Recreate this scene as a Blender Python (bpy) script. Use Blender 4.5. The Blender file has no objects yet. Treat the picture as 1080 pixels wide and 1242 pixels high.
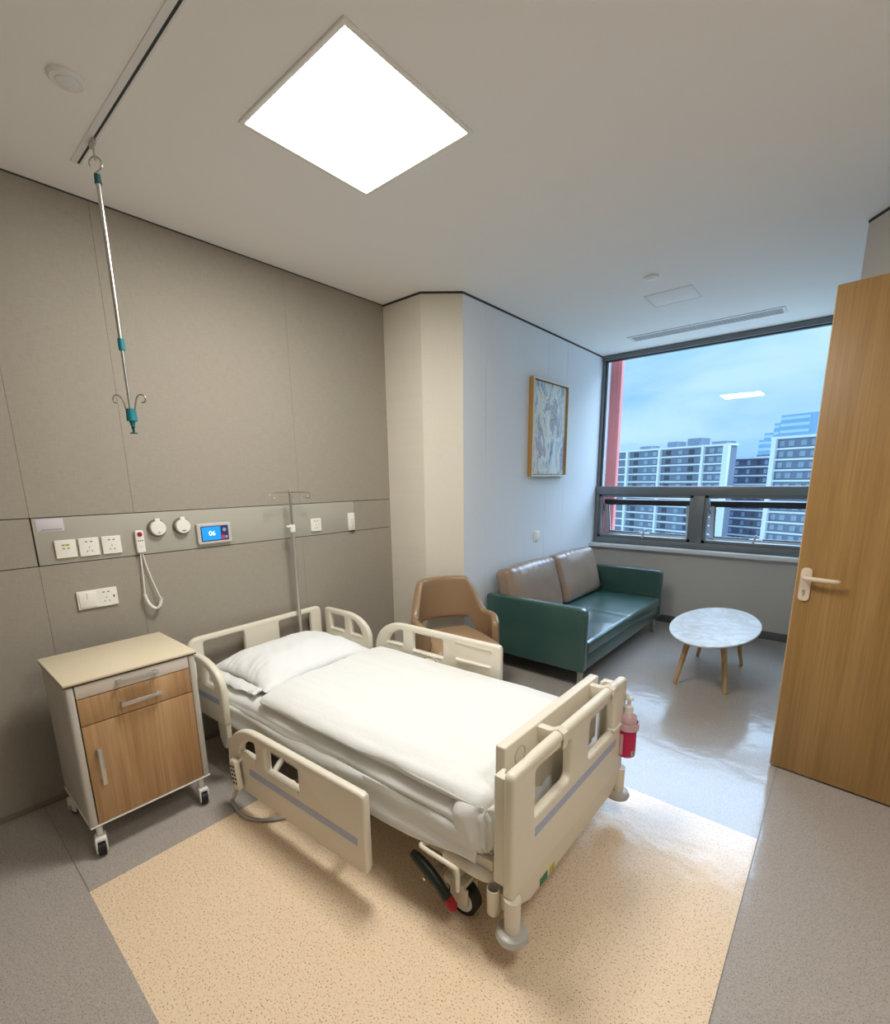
import bpy, bmesh, math, random
from mathutils import Vector, Matrix, noise
random.seed(7)
PI = math.pi
SC = bpy.context.scene
COL = SC.collection

# ------------------------------------------------------------------ materials
def lin(c):
    out = []
    for v in c:
        v = v / 255.0
        out.append(v / 12.92 if v <= 0.04045 else ((v + 0.055) / 1.055) ** 2.4)
    return (*out, 1.0)

def mat(name, rgb, rough=0.5, metal=0.0, spec=0.5, coat=0.0, noise_amt=0.0, noise_scale=40, bump=0.0, bump_scale=200,
        emit=None, estr=0.0, stretch=None, trans=0.0, sss=0.0):
    m = bpy.data.materials.new(name); m.use_nodes = True
    nt = m.node_tree; b = nt.nodes['Principled BSDF']
    b.inputs['Base Color'].default_value = lin(rgb)
    b.inputs['Roughness'].default_value = rough
    b.inputs['Metallic'].default_value = metal
    b.inputs['Specular IOR Level'].default_value = spec
    b.inputs['Coat Weight'].default_value = coat
    b.inputs['Transmission Weight'].default_value = trans
    if emit:
        b.inputs['Emission Color'].default_value = lin(emit); b.inputs['Emission Strength'].default_value = estr
    tc = nt.nodes.new('ShaderNodeTexCoord')
    src = tc.outputs['Object']
    if stretch:
        mp = nt.nodes.new('ShaderNodeMapping'); mp.inputs['Scale'].default_value = stretch
        nt.links.new(src, mp.inputs['Vector']); src = mp.outputs['Vector']
    n = nt.nodes.new('ShaderNodeTexNoise'); n.inputs['Scale'].default_value = noise_scale; n.inputs['Detail'].default_value = 4
    nt.links.new(src, n.inputs['Vector'])
    if noise_amt > 0:
        mx = nt.nodes.new('ShaderNodeMix'); mx.data_type = 'RGBA'
        c = lin(rgb)
        mx.inputs[6].default_value = tuple(max(0, v * (1 - noise_amt)) for v in c[:3]) + (1,)
        mx.inputs[7].default_value = tuple(min(1, v * (1 + noise_amt)) for v in c[:3]) + (1,)
        nt.links.new(n.outputs['Fac'], mx.inputs[0]); nt.links.new(mx.outputs[2], b.inputs['Base Color'])
    if bump > 0:
        n2 = nt.nodes.new('ShaderNodeTexNoise'); n2.inputs['Scale'].default_value = bump_scale; n2.inputs['Detail'].default_value = 3
        nt.links.new(src, n2.inputs['Vector'])
        bp = nt.nodes.new('ShaderNodeBump'); bp.inputs['Strength'].default_value = bump; bp.inputs['Distance'].default_value = 0.01
        nt.links.new(n2.outputs['Fac'], bp.inputs['Height']); nt.links.new(bp.outputs['Normal'], b.inputs['Normal'])
    return m

def vinyl(name, base, dark, light, rough, speck_scale=120, cut=0.62):
    """speckled sheet vinyl with a waxed, slightly wavy gloss"""
    m = bpy.data.materials.new(name); m.use_nodes = True
    nt = m.node_tree; b = nt.nodes['Principled BSDF']
    tc = nt.nodes.new('ShaderNodeTexCoord')
    v1 = nt.nodes.new('ShaderNodeTexNoise'); v1.inputs['Scale'].default_value = speck_scale; v1.inputs['Detail'].default_value = 1.5
    r1 = nt.nodes.new('ShaderNodeValToRGB'); r1.color_ramp.elements[0].position = cut; r1.color_ramp.elements[1].position = cut + 0.05
    v2 = nt.nodes.new('ShaderNodeTexNoise'); v2.inputs['Scale'].default_value = speck_scale * 0.8; v2.inputs['Detail'].default_value = 2
    mp = nt.nodes.new('ShaderNodeMapping'); mp.inputs['Location'].default_value = (3.3, 7.1, 1.9)
    r2 = nt.nodes.new('ShaderNodeValToRGB'); r2.color_ramp.elements[0].position = 0.35; r2.color_ramp.elements[1].position = 0.7
    v3 = nt.nodes.new('ShaderNodeTexNoise'); v3.inputs['Scale'].default_value = 2.5
    nt.links.new(tc.outputs['Object'], v1.inputs['Vector']); nt.links.new(tc.outputs['Object'], mp.inputs['Vector'])
    nt.links.new(mp.outputs['Vector'], v2.inputs['Vector']); nt.links.new(tc.outputs['Object'], v3.inputs['Vector'])
    nt.links.new(v1.outputs['Fac'], r1.inputs['Fac']); nt.links.new(v2.outputs['Fac'], r2.inputs['Fac'])
    a = nt.nodes.new('ShaderNodeMix'); a.data_type = 'RGBA'
    a.inputs[6].default_value = lin(base); a.inputs[7].default_value = lin(light); nt.links.new(r2.outputs['Color'], a.inputs[0])
    c = nt.nodes.new('ShaderNodeMix'); c.data_type = 'RGBA'; c.inputs[7].default_value = lin(dark)
    nt.links.new(a.outputs[2], c.inputs[6]); nt.links.new(r1.outputs['Color'], c.inputs[0])
    nt.links.new(c.outputs[2], b.inputs['Base Color'])
    b.inputs['Roughness'].default_value = rough
    b.inputs['Specular IOR Level'].default_value = 0.5
    bp = nt.nodes.new('ShaderNodeBump'); bp.inputs['Strength'].default_value = 0.10; bp.inputs['Distance'].default_value = 0.02
    v4 = nt.nodes.new('ShaderNodeTexNoise'); v4.inputs['Scale'].default_value = 9; v4.inputs['Detail'].default_value = 3
    nt.links.new(tc.outputs['Object'], v4.inputs['Vector'])
    nt.links.new(v4.outputs['Fac'], bp.inputs['Height']); nt.links.new(bp.outputs['Normal'], b.inputs['Normal'])
    return m

def wood(name, c1, c2, c3, rough=0.45, axis='z', scale=1.0):
    m = bpy.data.materials.new(name); m.use_nodes = True
    nt = m.node_tree; b = nt.nodes['Principled BSDF']
    tc = nt.nodes.new('ShaderNodeTexCoord')
    mp = nt.nodes.new('ShaderNodeMapping')
    s = [14 * scale, 14 * scale, 14 * scale]; s['xyz'.index(axis)] = 0.7 * scale
    mp.inputs['Scale'].default_value = s
    n = nt.nodes.new('ShaderNodeTexNoise'); n.inputs['Scale'].default_value = 1.0; n.inputs['Detail'].default_value = 5; n.inputs['Distortion'].default_value = 0.6
    mp2 = nt.nodes.new('ShaderNodeMapping'); s2 = [v * 9 for v in s]; s2['xyz'.index(axis)] = 3.0 * scale
    mp2.inputs['Scale'].default_value = s2
    n2 = nt.nodes.new('ShaderNodeTexNoise'); n2.inputs['Scale'].default_value = 1.0; n2.inputs['Detail'].default_value = 3
    nt.links.new(tc.outputs['Object'], mp.inputs['Vector']); nt.links.new(mp.outputs['Vector'], n.inputs['Vector'])
    nt.links.new(tc.outputs['Object'], mp2.inputs['Vector']); nt.links.new(mp2.outputs['Vector'], n2.inputs['Vector'])
    r = nt.nodes.new('ShaderNodeValToRGB'); e = r.color_ramp.elements
    e[0].position = 0.3; e[0].color = lin(c1); e[1].position = 0.72; e[1].color = lin(c3)
    k = e.new(0.5); k.color = lin(c2)
    nt.links.new(n.outputs['Fac'], r.inputs['Fac'])
    mx = nt.nodes.new('ShaderNodeMix'); mx.data_type = 'RGBA'; mx.blend_type = 'MULTIPLY'; mx.inputs[0].default_value = 0.35
    r2 = nt.nodes.new('ShaderNodeValToRGB'); r2.color_ramp.elements[0].position = 0.35; r2.color_ramp.elements[1].position = 0.6
    r2.color_ramp.elements[0].color = (0.55, 0.5, 0.45, 1)
    nt.links.new(n2.outputs['Fac'], r2.inputs['Fac'])
    nt.links.new(r.outputs['Color'], mx.inputs[6]); nt.links.new(r2.outputs['Color'], mx.inputs[7])
    nt.links.new(mx.outputs[2], b.inputs['Base Color'])
    b.inputs['Roughness'].default_value = rough
    return m

def fabric_wall(name, rgb, amt=0.06):
    m = bpy.data.materials.new(name); m.use_nodes = True
    nt = m.node_tree; b = nt.nodes['Principled BSDF']
    tc = nt.nodes.new('ShaderNodeTexCoord')
    outs = []
    for sc in ((1, 900, 60), (1, 60, 900)):
        mp = nt.nodes.new('ShaderNodeMapping'); mp.inputs['Scale'].default_value = sc
        n = nt.nodes.new('ShaderNodeTexNoise'); n.inputs['Scale'].default_value = 0.35; n.inputs['Detail'].default_value = 2
        nt.links.new(tc.outputs['Object'], mp.inputs['Vector']); nt.links.new(mp.outputs['Vector'], n.inputs['Vector']); outs.append(n)
    ad = nt.nodes.new('ShaderNodeMath'); ad.operation = 'ADD'
    nt.links.new(outs[0].outputs['Fac'], ad.inputs[0]); nt.links.new(outs[1].outputs['Fac'], ad.inputs[1])
    mr = nt.nodes.new('ShaderNodeMapRange'); mr.inputs['From Min'].default_value = 0.6; mr.inputs['From Max'].default_value = 1.4
    nt.links.new(ad.outputs[0], mr.inputs['Value'])
    mx = nt.nodes.new('ShaderNodeMix'); mx.data_type = 'RGBA'; c = lin(rgb)
    mx.inputs[6].default_value = tuple(v * (1 - 2 * amt) for v in c[:3]) + (1,)
    mx.inputs[7].default_value = tuple(min(1, v * (1 + 2 * amt)) for v in c[:3]) + (1,)
    nt.links.new(mr.outputs[0], mx.inputs[0]); nt.links.new(mx.outputs[2], b.inputs['Base Color'])
    b.inputs['Roughness'].default_value = 0.75; b.inputs['Specular IOR Level'].default_value = 0.25
    return m

M = {}
M['ceiling'] = mat('ceiling_paint', (246, 244, 240), 0.9, spec=0.1, bump=0.05, bump_scale=300)
M['wall'] = fabric_wall('grey_fabric_wallcovering', (161, 153, 140), 0.05)
M['band'] = mat('smooth_grey_panel', (176, 172, 160), 0.45, spec=0.4)
M['column'] = fabric_wall('cream_wallcovering', (220, 213, 198), 0.02)
M['lounge'] = fabric_wall('pale_grey_wallcovering', (222, 226, 230), 0.012)
M['underwin'] = mat('grey_wall_paint', (196, 192, 184), 0.8, spec=0.2)
M['rightwall'] = mat('warm_grey_wall_paint', (205, 198, 188), 0.8, spec=0.2)
M['seam'] = mat('dark_joint', (84, 76, 66), 0.8, spec=0.1)
M['gap'] = mat('shadow_gap_strip', (72, 70, 66), 0.7, spec=0.1)
M['base'] = mat('grey_skirting', (98, 98, 98), 0.5)
M['vinylskirt'] = mat('taupe_vinyl_skirting', (132, 124, 112), 0.5)
M['floor'] = vinyl('grey_speckled_vinyl', (168, 160, 152), (116, 108, 102), (184, 176, 168), 0.15, 210, 0.62)
M['patch'] = vinyl('beige_speckled_vinyl', (238, 211, 177), (176, 140, 104), (243, 221, 192), 0.17, 165, 0.61)
M['weld'] = mat('vinyl_weld', (128, 120, 112), 0.4)
M['bed'] = mat('warm_white_plastic', (230, 222, 204), 0.35, spec=0.5, noise_amt=0.015, noise_scale=3)
M['beddark'] = mat('beige_painted_steel', (196, 190, 174), 0.45)
M['stripe'] = mat('grey_blue_stripe', (172, 180, 206), 0.4)
M['sheet'] = mat('white_cotton', (233, 233, 229), 0.85, spec=0.15, bump=0.12, bump_scale=60)
M['pillow'] = mat('white_pillow_cotton', (236, 236, 235), 0.85, spec=0.15, bump=0.10, bump_scale=50)
M['chrome'] = mat('brushed_steel', (205, 203, 198), 0.28, metal=1.0)
M['alu'] = mat('satin_aluminium', (200, 198, 194), 0.42, metal=0.85)
M['black'] = mat('black_rubber', (24, 24, 24), 0.6)
M['dark'] = mat('dark_plastic', (46, 44, 42), 0.5)
M['pedal'] = mat('dark_green_black_plastic', (26, 36, 30), 0.45)
M['red'] = mat('red_plastic', (160, 24, 34), 0.45)
M['grey'] = mat('grey_plastic', (176, 173, 166), 0.42)
M['bumper'] = mat('grey_bumper_plastic', (186, 182, 174), 0.3)
M['white'] = mat('white_plastic', (238, 236, 230), 0.35)
M['white2'] = mat('ivory_plate_plastic', (240, 236, 226), 0.4)
M['slot'] = mat('socket_slot_black', (32, 30, 28), 0.6)
M['ring'] = mat('taupe_outlet_ring', (128, 120, 108), 0.45)
M['teal'] = mat('teal_plastic', (20, 120, 132), 0.4)
M['tealdark'] = mat('dark_teal_plastic', (24, 82, 86), 0.45)
M['green'] = mat('green_sticker', (30, 122, 84), 0.5)
M['yellow'] = mat('yellow_sticker', (196, 184, 44), 0.5)
M['yellowlab'] = mat('yellow_label', (232, 222, 120), 0.5)
M['greendot'] = mat('green_mark', (96, 128, 40), 0.5)
M['cabtop'] = mat('cream_laminate', (226, 211, 182), 0.4, noise_amt=0.01)
M['cabside'] = mat('light_grey_cabinet_panel', (186, 180, 168), 0.5)
M['cabpost'] = mat('light_grey_aluminium_post', (198, 192, 182), 0.45, metal=0.15)
M['cabwood'] = wood('oak_laminate', (166, 126, 84), (186, 146, 102), (202, 164, 120), 0.45, 'z', 1.0)
M['cabtray'] = mat('pale_laminate_tray', (216, 204, 190), 0.45)
M['cabgap'] = mat('dark_reveal', (60, 34, 26), 0.6)
M['door'] = wood('honey_oak_veneer', (156, 118, 66), (166, 128, 74), (176, 138, 84), 0.42, 'z', 0.8)
M['dooredge'] = mat('oak_edge_band', (205, 172, 128), 0.5, noise_amt=0.04)
M['handle'] = mat('cream_nylon', (226, 208, 184), 0.35)
M['sofa'] = mat('teal_leather', (50, 84, 78), 0.30, spec=0.6, coat=0.5, noise_amt=0.06, noise_scale=9, bump=0.06, bump_scale=260)
M['cush'] = mat('bronze_leather', (146, 124, 106), 0.29, spec=0.6, coat=0.2, noise_amt=0.05, noise_scale=7, bump=0.05, bump_scale=200)
M['chair'] = mat('tan_leather', (150, 121, 91), 0.36, spec=0.5, coat=0.12, noise_amt=0.04, noise_scale=6)
M['chairseat'] = mat('tan_leather_seat', (168, 138, 106), 0.45, noise_amt=0.03, noise_scale=6)
M['legwood'] = wood('light_ash_wood', (176, 138, 92), (194, 156, 108), (208, 174, 126), 0.5, 'z', 1.5)
M['winframe'] = mat('grey_window_aluminium', (120, 124, 126), 0.42, metal=0.3)
M['winlight'] = mat('pale_sash_aluminium', (196, 202, 206), 0.4, metal=0.2)
M['windark'] = mat('dark_gasket', (36, 38, 42), 0.5)
M['sill'] = mat('white_stone_sill', (222, 222, 220), 0.35)
M['fin'] = mat('salmon_red_cladding', (214, 126, 124), 0.5, noise_amt=0.05, noise_scale=2)
M['vent'] = mat('vent_white', (232, 231, 228), 0.6)
M['hatch'] = mat('hatch_white', (244, 242, 238), 0.8)
M['bwall'] = mat('blue_grey_render', (124, 134, 152), 0.9, noise_amt=0.05, noise_scale=0.3)
M['bwalldk'] = mat('dark_blue_grey_render', (96, 106, 124), 0.9)
M['bwhite'] = mat('white_render', (226, 232, 236), 0.8)
M['bglass'] = mat('building_glass', (150, 168, 188), 0.2)
M['bdark'] = mat('building_dark_opening', (70, 76, 88), 0.6)
M['tower'] = mat('haze_blue_tower_wall', (136, 176, 208), 0.5)  # distance haze is put into the tower's base colour
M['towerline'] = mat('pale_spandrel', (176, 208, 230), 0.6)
M['ground'] = mat('grey_green_ground', (168, 170, 166), 0.9, noise_amt=0.2, noise_scale=0.05)
M['soap'] = mat('magenta_soap_bottle', (214, 62, 118), 0.2, noise_amt=0.05)
M['soapclear'] = mat('pale_pink_translucent_plastic', (240, 200, 208), 0.2, trans=0.2)
M['soaplabel'] = mat('dark_magenta_label', (196, 26, 84), 0.4)
M['labelgrey'] = mat('label_grey', (120, 104, 108), 0.5)
M['sticker'] = mat('pale_lilac_sticker', (206, 200, 206), 0.5)
M['print'] = mat('grey_print', (112, 106, 110), 0.6)
M['goldframe'] = mat('gold_frame', (186, 144, 82), 0.4, metal=0.3)
M['whiteframe'] = mat('pale_frame_front', (226, 222, 214), 0.4)
M['nav'] = mat('screen_navy', (40, 46, 84), 0.2, emit=(60, 66, 110), estr=0.3)
M['navred'] = mat('screen_red_icon', (196, 52, 78), 0.3, emit=(196, 52, 78), estr=0.4)
M['navgrey'] = mat('screen_grey_icon', (150, 150, 150), 0.3, emit=(140, 140, 140), estr=0.3)
M['screen'] = mat('blue_screen', (20, 110, 200), 0.2, emit=(40, 150, 240), estr=0.75)
M['digit'] = mat('white_digits', (240, 248, 255), 0.3, emit=(225, 242, 255), estr=0.9)
M['tabcase'] = mat('silver_grey_case', (200, 197, 190), 0.4)

# lamp diffuser
def led(name, strength):
    m = bpy.data.materials.new(name); m.use_nodes = True
    nt = m.node_tree; nt.nodes.clear()
    e = nt.nodes.new('ShaderNodeEmission'); e.inputs['Color'].default_value = (1.0, 0.98, 0.93, 1); e.inputs['Strength'].default_value = strength
    o = nt.nodes.new('ShaderNodeOutputMaterial'); nt.links.new(e.outputs[0], o.inputs[0]); return m
M['led'] = led('led_diffuser', 37.0); M['led2'] = led('led_diffuser_fill', 18.0)  # the weaker one is for the added fill panel

# thin window glass
m = bpy.data.materials.new('window_glass'); m.use_nodes = True
nt = m.node_tree; nt.nodes.clear()
t = nt.nodes.new('ShaderNodeBsdfTransparent'); t.inputs['Color'].default_value = (0.93, 0.97, 0.98, 1)
g = nt.nodes.new('ShaderNodeBsdfGlossy'); g.inputs['Roughness'].default_value = 0.0
f = nt.nodes.new('ShaderNodeFresnel'); f.inputs['IOR'].default_value = 1.5
mx = nt.nodes.new('ShaderNodeMixShader'); o = nt.nodes.new('ShaderNodeOutputMaterial')
nt.links.new(f.outputs[0], mx.inputs[0]); nt.links.new(t.outputs[0], mx.inputs[1]); nt.links.new(g.outputs[0], mx.inputs[2]); nt.links.new(mx.outputs[0], o.inputs[0])
M['glass'] = m

# white marble table top
m = mat('white_marble', (214, 214, 212), 0.28, spec=0.5); nt = m.node_tree; b = nt.nodes['Principled BSDF']
tc = nt.nodes.new('ShaderNodeTexCoord'); n = nt.nodes.new('ShaderNodeTexNoise')
n.inputs['Scale'].default_value = 4.5; n.inputs['Detail'].default_value = 6; n.inputs['Distortion'].default_value = 1.6
r = nt.nodes.new('ShaderNodeValToRGB'); el = r.color_ramp.elements
el[0].position = 0.40; el[0].color = lin((226, 226, 224)); el[1].position = 0.62; el[1].color = lin((226, 226, 224))
k = el.new(0.52); k.color = lin((206, 202, 196))
nt.links.new(tc.outputs['Object'], n.inputs['Vector']); nt.links.new(n.outputs['Fac'], r.inputs['Fac']); nt.links.new(r.outputs['Color'], b.inputs['Base Color'])
M['marble'] = m

# abstract canvas
m = mat('abstract_canvas', (180, 190, 200), 0.6, spec=0.3); nt = m.node_tree; b = nt.nodes['Principled BSDF']
tc = nt.nodes.new('ShaderNodeTexCoord')
mp = nt.nodes.new('ShaderNodeMapping'); mp.inputs['Scale'].default_value = (1, 6.0, 2.6); mp.inputs['Location'].default_value = (0, 2.2, 1.0)
n = nt.nodes.new('ShaderNodeTexNoise'); n.inputs['Scale'].default_value = 1.15; n.inputs['Detail'].default_value = 5; n.inputs['Distortion'].default_value = 0.9; n.inputs['Roughness'].default_value = 0.66
r = nt.nodes.new('ShaderNodeValToRGB'); el = r.color_ramp.elements
el[0].position = 0.24; el[0].color = lin((66, 84, 116)); el[1].position = 0.80; el[1].color = lin((190, 150, 158))
for p, c in ((0.36, (104, 140, 174)), (0.43, (178, 202, 218)), (0.49, (236, 236, 230)), (0.54, (232, 232, 226)), (0.58, (140, 172, 196)), (0.63, (222, 192, 196)), (0.68, (104, 160, 162)), (0.74, (232, 224, 204))):
    k = el.new(p); k.color = lin(c)
nt.links.new(tc.outputs['Object'], mp.inputs['Vector']); nt.links.new(mp.outputs['Vector'], n.inputs['Vector'])
nt.links.new(n.outputs['Fac'], r.inputs['Fac']); nt.links.new(r.outputs['Color'], b.inputs['Base Color'])
M['canvas'] = m

# ------------------------------------------------------------------ builders
class MB:
    def __init__(self): self.bm = bmesh.new()
    def merge(self, tmp, mtx=None, mi=0):
        if mtx is not None: bmesh.ops.transform(tmp, matrix=mtx, verts=tmp.verts)
        for f in tmp.faces: f.material_index = mi
        me = bpy.data.meshes.new('t'); tmp.to_mesh(me); tmp.free()
        self.bm.from_mesh(me); bpy.data.meshes.remove(me); return self
    def box(self, x0, x1, y0, y1, z0, z1, bev=0.0, seg=2, mtx=None, mi=0):
        t = bmesh.new(); bmesh.ops.create_cube(t, size=1)
        S = Matrix.Translation(((x0 + x1) / 2, (y0 + y1) / 2, (z0 + z1) / 2)) @ Matrix.Diagonal((abs(x1 - x0), abs(y1 - y0), abs(z1 - z0), 1))
        bmesh.ops.transform(t, matrix=S, verts=t.verts)
        if bev > 0:
            bev = min(bev, 0.49 * min(abs(x1 - x0), abs(y1 - y0), abs(z1 - z0)))
            bmesh.ops.bevel(t, geom=t.edges[:], offset=bev, segments=seg, affect='EDGES', profile=0.5)
        return self.merge(t, mtx, mi)
    def cyl(self, p0, p1, r0, r1=None, seg=24, mi=0, caps=True):
        p0 = Vector(p0); p1 = Vector(p1); d = p1 - p0; L = d.length
        t = bmesh.new(); bmesh.ops.create_cone(t, cap_ends=caps, segments=seg, radius1=r0, radius2=r0 if r1 is None else r1, depth=L)
        q = Vector((0, 0, 1)).rotation_difference(d.normalized()).to_matrix().to_4x4()
        return self.merge(t, Matrix.Translation((p0 + p1) / 2) @ q, mi)
    def sphere(self, c, r, seg=20, scale=(1, 1, 1), mi=0):
        t = bmesh.new(); bmesh.ops.create_uvsphere(t, u_segments=seg, v_segments=max(8, seg // 2), radius=r)
        return self.merge(t, Matrix.Translation(c) @ Matrix.Diagonal((*scale, 1)), mi)
    def lathe(self, prof, c=(0, 0, 0), seg=32, mtx=None, mi=0):
        t = bmesh.new(); rings = []
        for r, z in prof:
            rings.append([t.verts.new((r * math.cos(2 * PI * k / seg), r * math.sin(2 * PI * k / seg), z)) for k in range(seg)])
        for a, b in zip(rings, rings[1:]):
            for k in range(seg): t.faces.new((a[k], a[(k + 1) % seg], b[(k + 1) % seg], b[k]))
        t.faces.new(rings[0][::-1]); t.faces.new(rings[-1])
        bmesh.ops.remove_doubles(t, verts=t.verts, dist=1e-6)
        mt = Matrix.Translation(c) if mtx is None else Matrix.Translation(c) @ mtx
        return self.merge(t, mt, mi)
    def tube(self, pts, r, seg=10, closed=False, mi=0, smooth=0):
        pts = [Vector(p) for p in pts]
        for _ in range(smooth):          # Chaikin corner cutting
            q = [pts[0]] if not closed else []
            n = len(pts)
            for i in range(n if closed else n - 1):
                a, b = pts[i], pts[(i + 1) % n]
                q += [a * .75 + b * .25, a * .25 + b * .75]
            if not closed: q.append(pts[-1])
            pts = q
        n = len(pts); t = bmesh.new(); rings = []
        up = None
        for i in range(n):
            if closed: d = pts[(i + 1) % n] - pts[i - 1]
            else: d = pts[min(i + 1, n - 1)] - pts[max(i - 1, 0)]
            d.normalize()
            if up is None:
                up = Vector((0, 0, 1)) if abs(d.z) < .9 else Vector((1, 0, 0))
            a = d.cross(up)
            if a.length < 1e-5: a = d.orthogonal()
            a.normalize(); up = a.cross(d).normalized()
            rr = r[i] if isinstance(r, (list, tuple)) else r
            rings.append([t.verts.new(pts[i] + (a * math.cos(2 * PI * k / seg) + up * math.sin(2 * PI * k / seg)) * rr) for k in range(seg)])
        for i in range(n if closed else n - 1):
            A, B = rings[i], rings[(i + 1) % n]
            for k in range(seg): t.faces.new((A[k], A[(k + 1) % seg], B[(k + 1) % seg], B[k]))
        if not closed: t.faces.new(rings[0][::-1]); t.faces.new(rings[-1])
        bmesh.ops.recalc_face_normals(t, faces=t.faces)
        return self.merge(t, None, mi)
    def plate(self, outline, holes, thick, bev, mtx, mi=0):
        """extruded 2-D outline with holes; local X,Y in plane, thickness along local Z"""
        cu = bpy.data.curves.new('c', 'CURVE'); cu.dimensions = '2D'; cu.fill_mode = 'BOTH'
        cu.extrude = max(thick / 2 - bev, 0.0001); cu.bevel_depth = bev; cu.bevel_resolution = 2; cu.offset = -bev
        for k, loop in enumerate([outline] + holes):
            s = cu.splines.new('POLY'); s.points.add(len(loop) - 1); s.use_cyclic_u = True
            ar = sum(loop[i - 1][0] * loop[i][1] - loop[i][0] * loop[i - 1][1] for i in range(len(loop)))
            lp = loop if (ar > 0) == (k == 0) else loop[::-1]
            for p, q in zip(s.points, lp): p.co = (q[0], q[1], 0, 1)
        ob = bpy.data.objects.new('c', cu); me = bpy.data.meshes.new_from_object(ob)
        t = bmesh.new(); t.from_mesh(me); bmesh.ops.remove_doubles(t, verts=t.verts, dist=1e-5)
        bmesh.ops.recalc_face_normals(t, faces=t.faces)
        bpy.data.objects.remove(ob); bpy.data.curves.remove(cu); bpy.data.meshes.remove(me)
        return self.merge(t, mtx, mi)
    def soft(self, x0, x1, y0, y1, z0, z1, r, step, disp=None, mtx=None, mi=0):
        """rounded box on a fine grid; disp(p, n) -> moved point"""
        t = bmesh.new(); bmesh.ops.create_cube(t, size=1)
        S = Matrix.Translation(((x0 + x1) / 2, (y0 + y1) / 2, (z0 + z1) / 2)) @ Matrix.Diagonal((x1 - x0, y1 - y0, z1 - z0, 1))
        bmesh.ops.transform(t, matrix=S, verts=t.verts)
        for ax, (a, b) in enumerate(((x0, x1), (y0, y1), (z0, z1))):
            n = max(2, int((b - a) / step))
            cuts = sorted({a + (b - a) * k / n for k in range(1, n)} | {a + r * .3, a + r * .7, a + r, b - r, b - r * .7, b - r * .3})
            for c in cuts:
                co = [0, 0, 0]; no = [0, 0, 0]; co[ax] = c; no[ax] = 1
                bmesh.ops.bisect_plane(t, geom=t.verts[:] + t.edges[:] + t.faces[:], plane_co=co, plane_no=no)
        for v in t.verts:
            c = Vector((min(max(v.co.x, x0 + r), x1 - r), min(max(v.co.y, y0 + r), y1 - r), min(max(v.co.z, z0 + r), z1 - r)))
            d = v.co - c
            if d.length > 1e-7:
                n = d.normalized(); p = c + n * r
            else: n = Vector((0, 0, 1)); p = v.co.copy()
            v.co = disp(p, n) if disp else p
        return self.merge(t, mtx, mi)
    def loft(self, rings, closed_ring=True, cap=True, mi=0, wrap=False):
        t = bmesh.new(); R = [[t.verts.new(p) for p in ring] for ring in rings]
        n = len(R[0])
        pairs = list(zip(R, R[1:])) + ([(R[-1], R[0])] if wrap else [])
        for A, B in pairs:
            for k in range(n if closed_ring else n - 1):
                t.faces.new((A[k], A[(k + 1) % n], B[(k + 1) % n], B[k]))
        if cap: t.faces.new(R[0][::-1]); t.faces.new(R[-1])
        bmesh.ops.recalc_face_normals(t, faces=t.faces)
        return self.merge(t, None, mi)
    def quad(self, pts, mi=0):
        f = self.bm.faces.new([self.bm.verts.new(p) for p in pts]); f.material_index = mi; return self
    def poly_prism(self, pts, z0, z1, mi=0):
        a = [self.bm.verts.new((p[0], p[1], z0)) for p in pts]; b = [self.bm.verts.new((p[0], p[1], z1)) for p in pts]
        n = len(pts)
        fs = [self.bm.faces.new(a[::-1]), self.bm.faces.new(b)] + [self.bm.faces.new((a[k], a[(k + 1) % n], b[(k + 1) % n], b[k])) for k in range(n)]
        for f in fs: f.material_index = mi
        return self
    def text(self, s, size, depth, mtx, mi=0):
        cu = bpy.data.curves.new('t', 'FONT'); cu.body = s; cu.size = size; cu.extrude = depth; cu.align_x = 'CENTER'; cu.align_y = 'CENTER'
        ob = bpy.data.objects.new('t', cu); me = bpy.data.meshes.new_from_object(ob)
        t = bmesh.new(); t.from_mesh(me)
        bpy.data.objects.remove(ob); bpy.data.curves.remove(cu); bpy.data.meshes.remove(me)
        return self.merge(t, mtx, mi)
    def build(self, name, mats, parent=None, angle=40, flat=False):
        me = bpy.data.meshes.new(name); bmesh.ops.recalc_face_normals(self.bm, faces=self.bm.faces[:]) if not flat else None
        self.bm.to_mesh(me); self.bm.free()
        for mm in (mats if isinstance(mats, (list, tuple)) else [mats]): me.materials.append(M[mm])
        me.polygons.foreach_set('use_smooth', [True] * len(me.polygons))
        me.set_sharp_from_angle(angle=math.radians(angle))
        ob = bpy.data.objects.new(name, me); COL.objects.link(ob)
        if parent: ob.parent = parent
        return ob

def tag(o, label=None, cat=None, group=None, kind=None):
    if label: o['label'] = label
    if cat: o['category'] = cat
    if group: o['group'] = group
    if kind: o['kind'] = kind
    return o

def thing(name, label, cat, loc=(0, 0, 0), rz=0.0, group=None, kind=None):
    o = bpy.data.objects.new(name, None); COL.objects.link(o)
    o.empty_display_size = 0.1; o.location = loc; o.rotation_euler = (0, 0, rz)
    return tag(o, label, cat, group, kind)

def copy_tree(o, parent=None):
    c = o.copy(); COL.objects.link(c)
    if parent: c.parent = parent
    for ch in list(o.children): copy_tree(ch, c)
    return c

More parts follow.
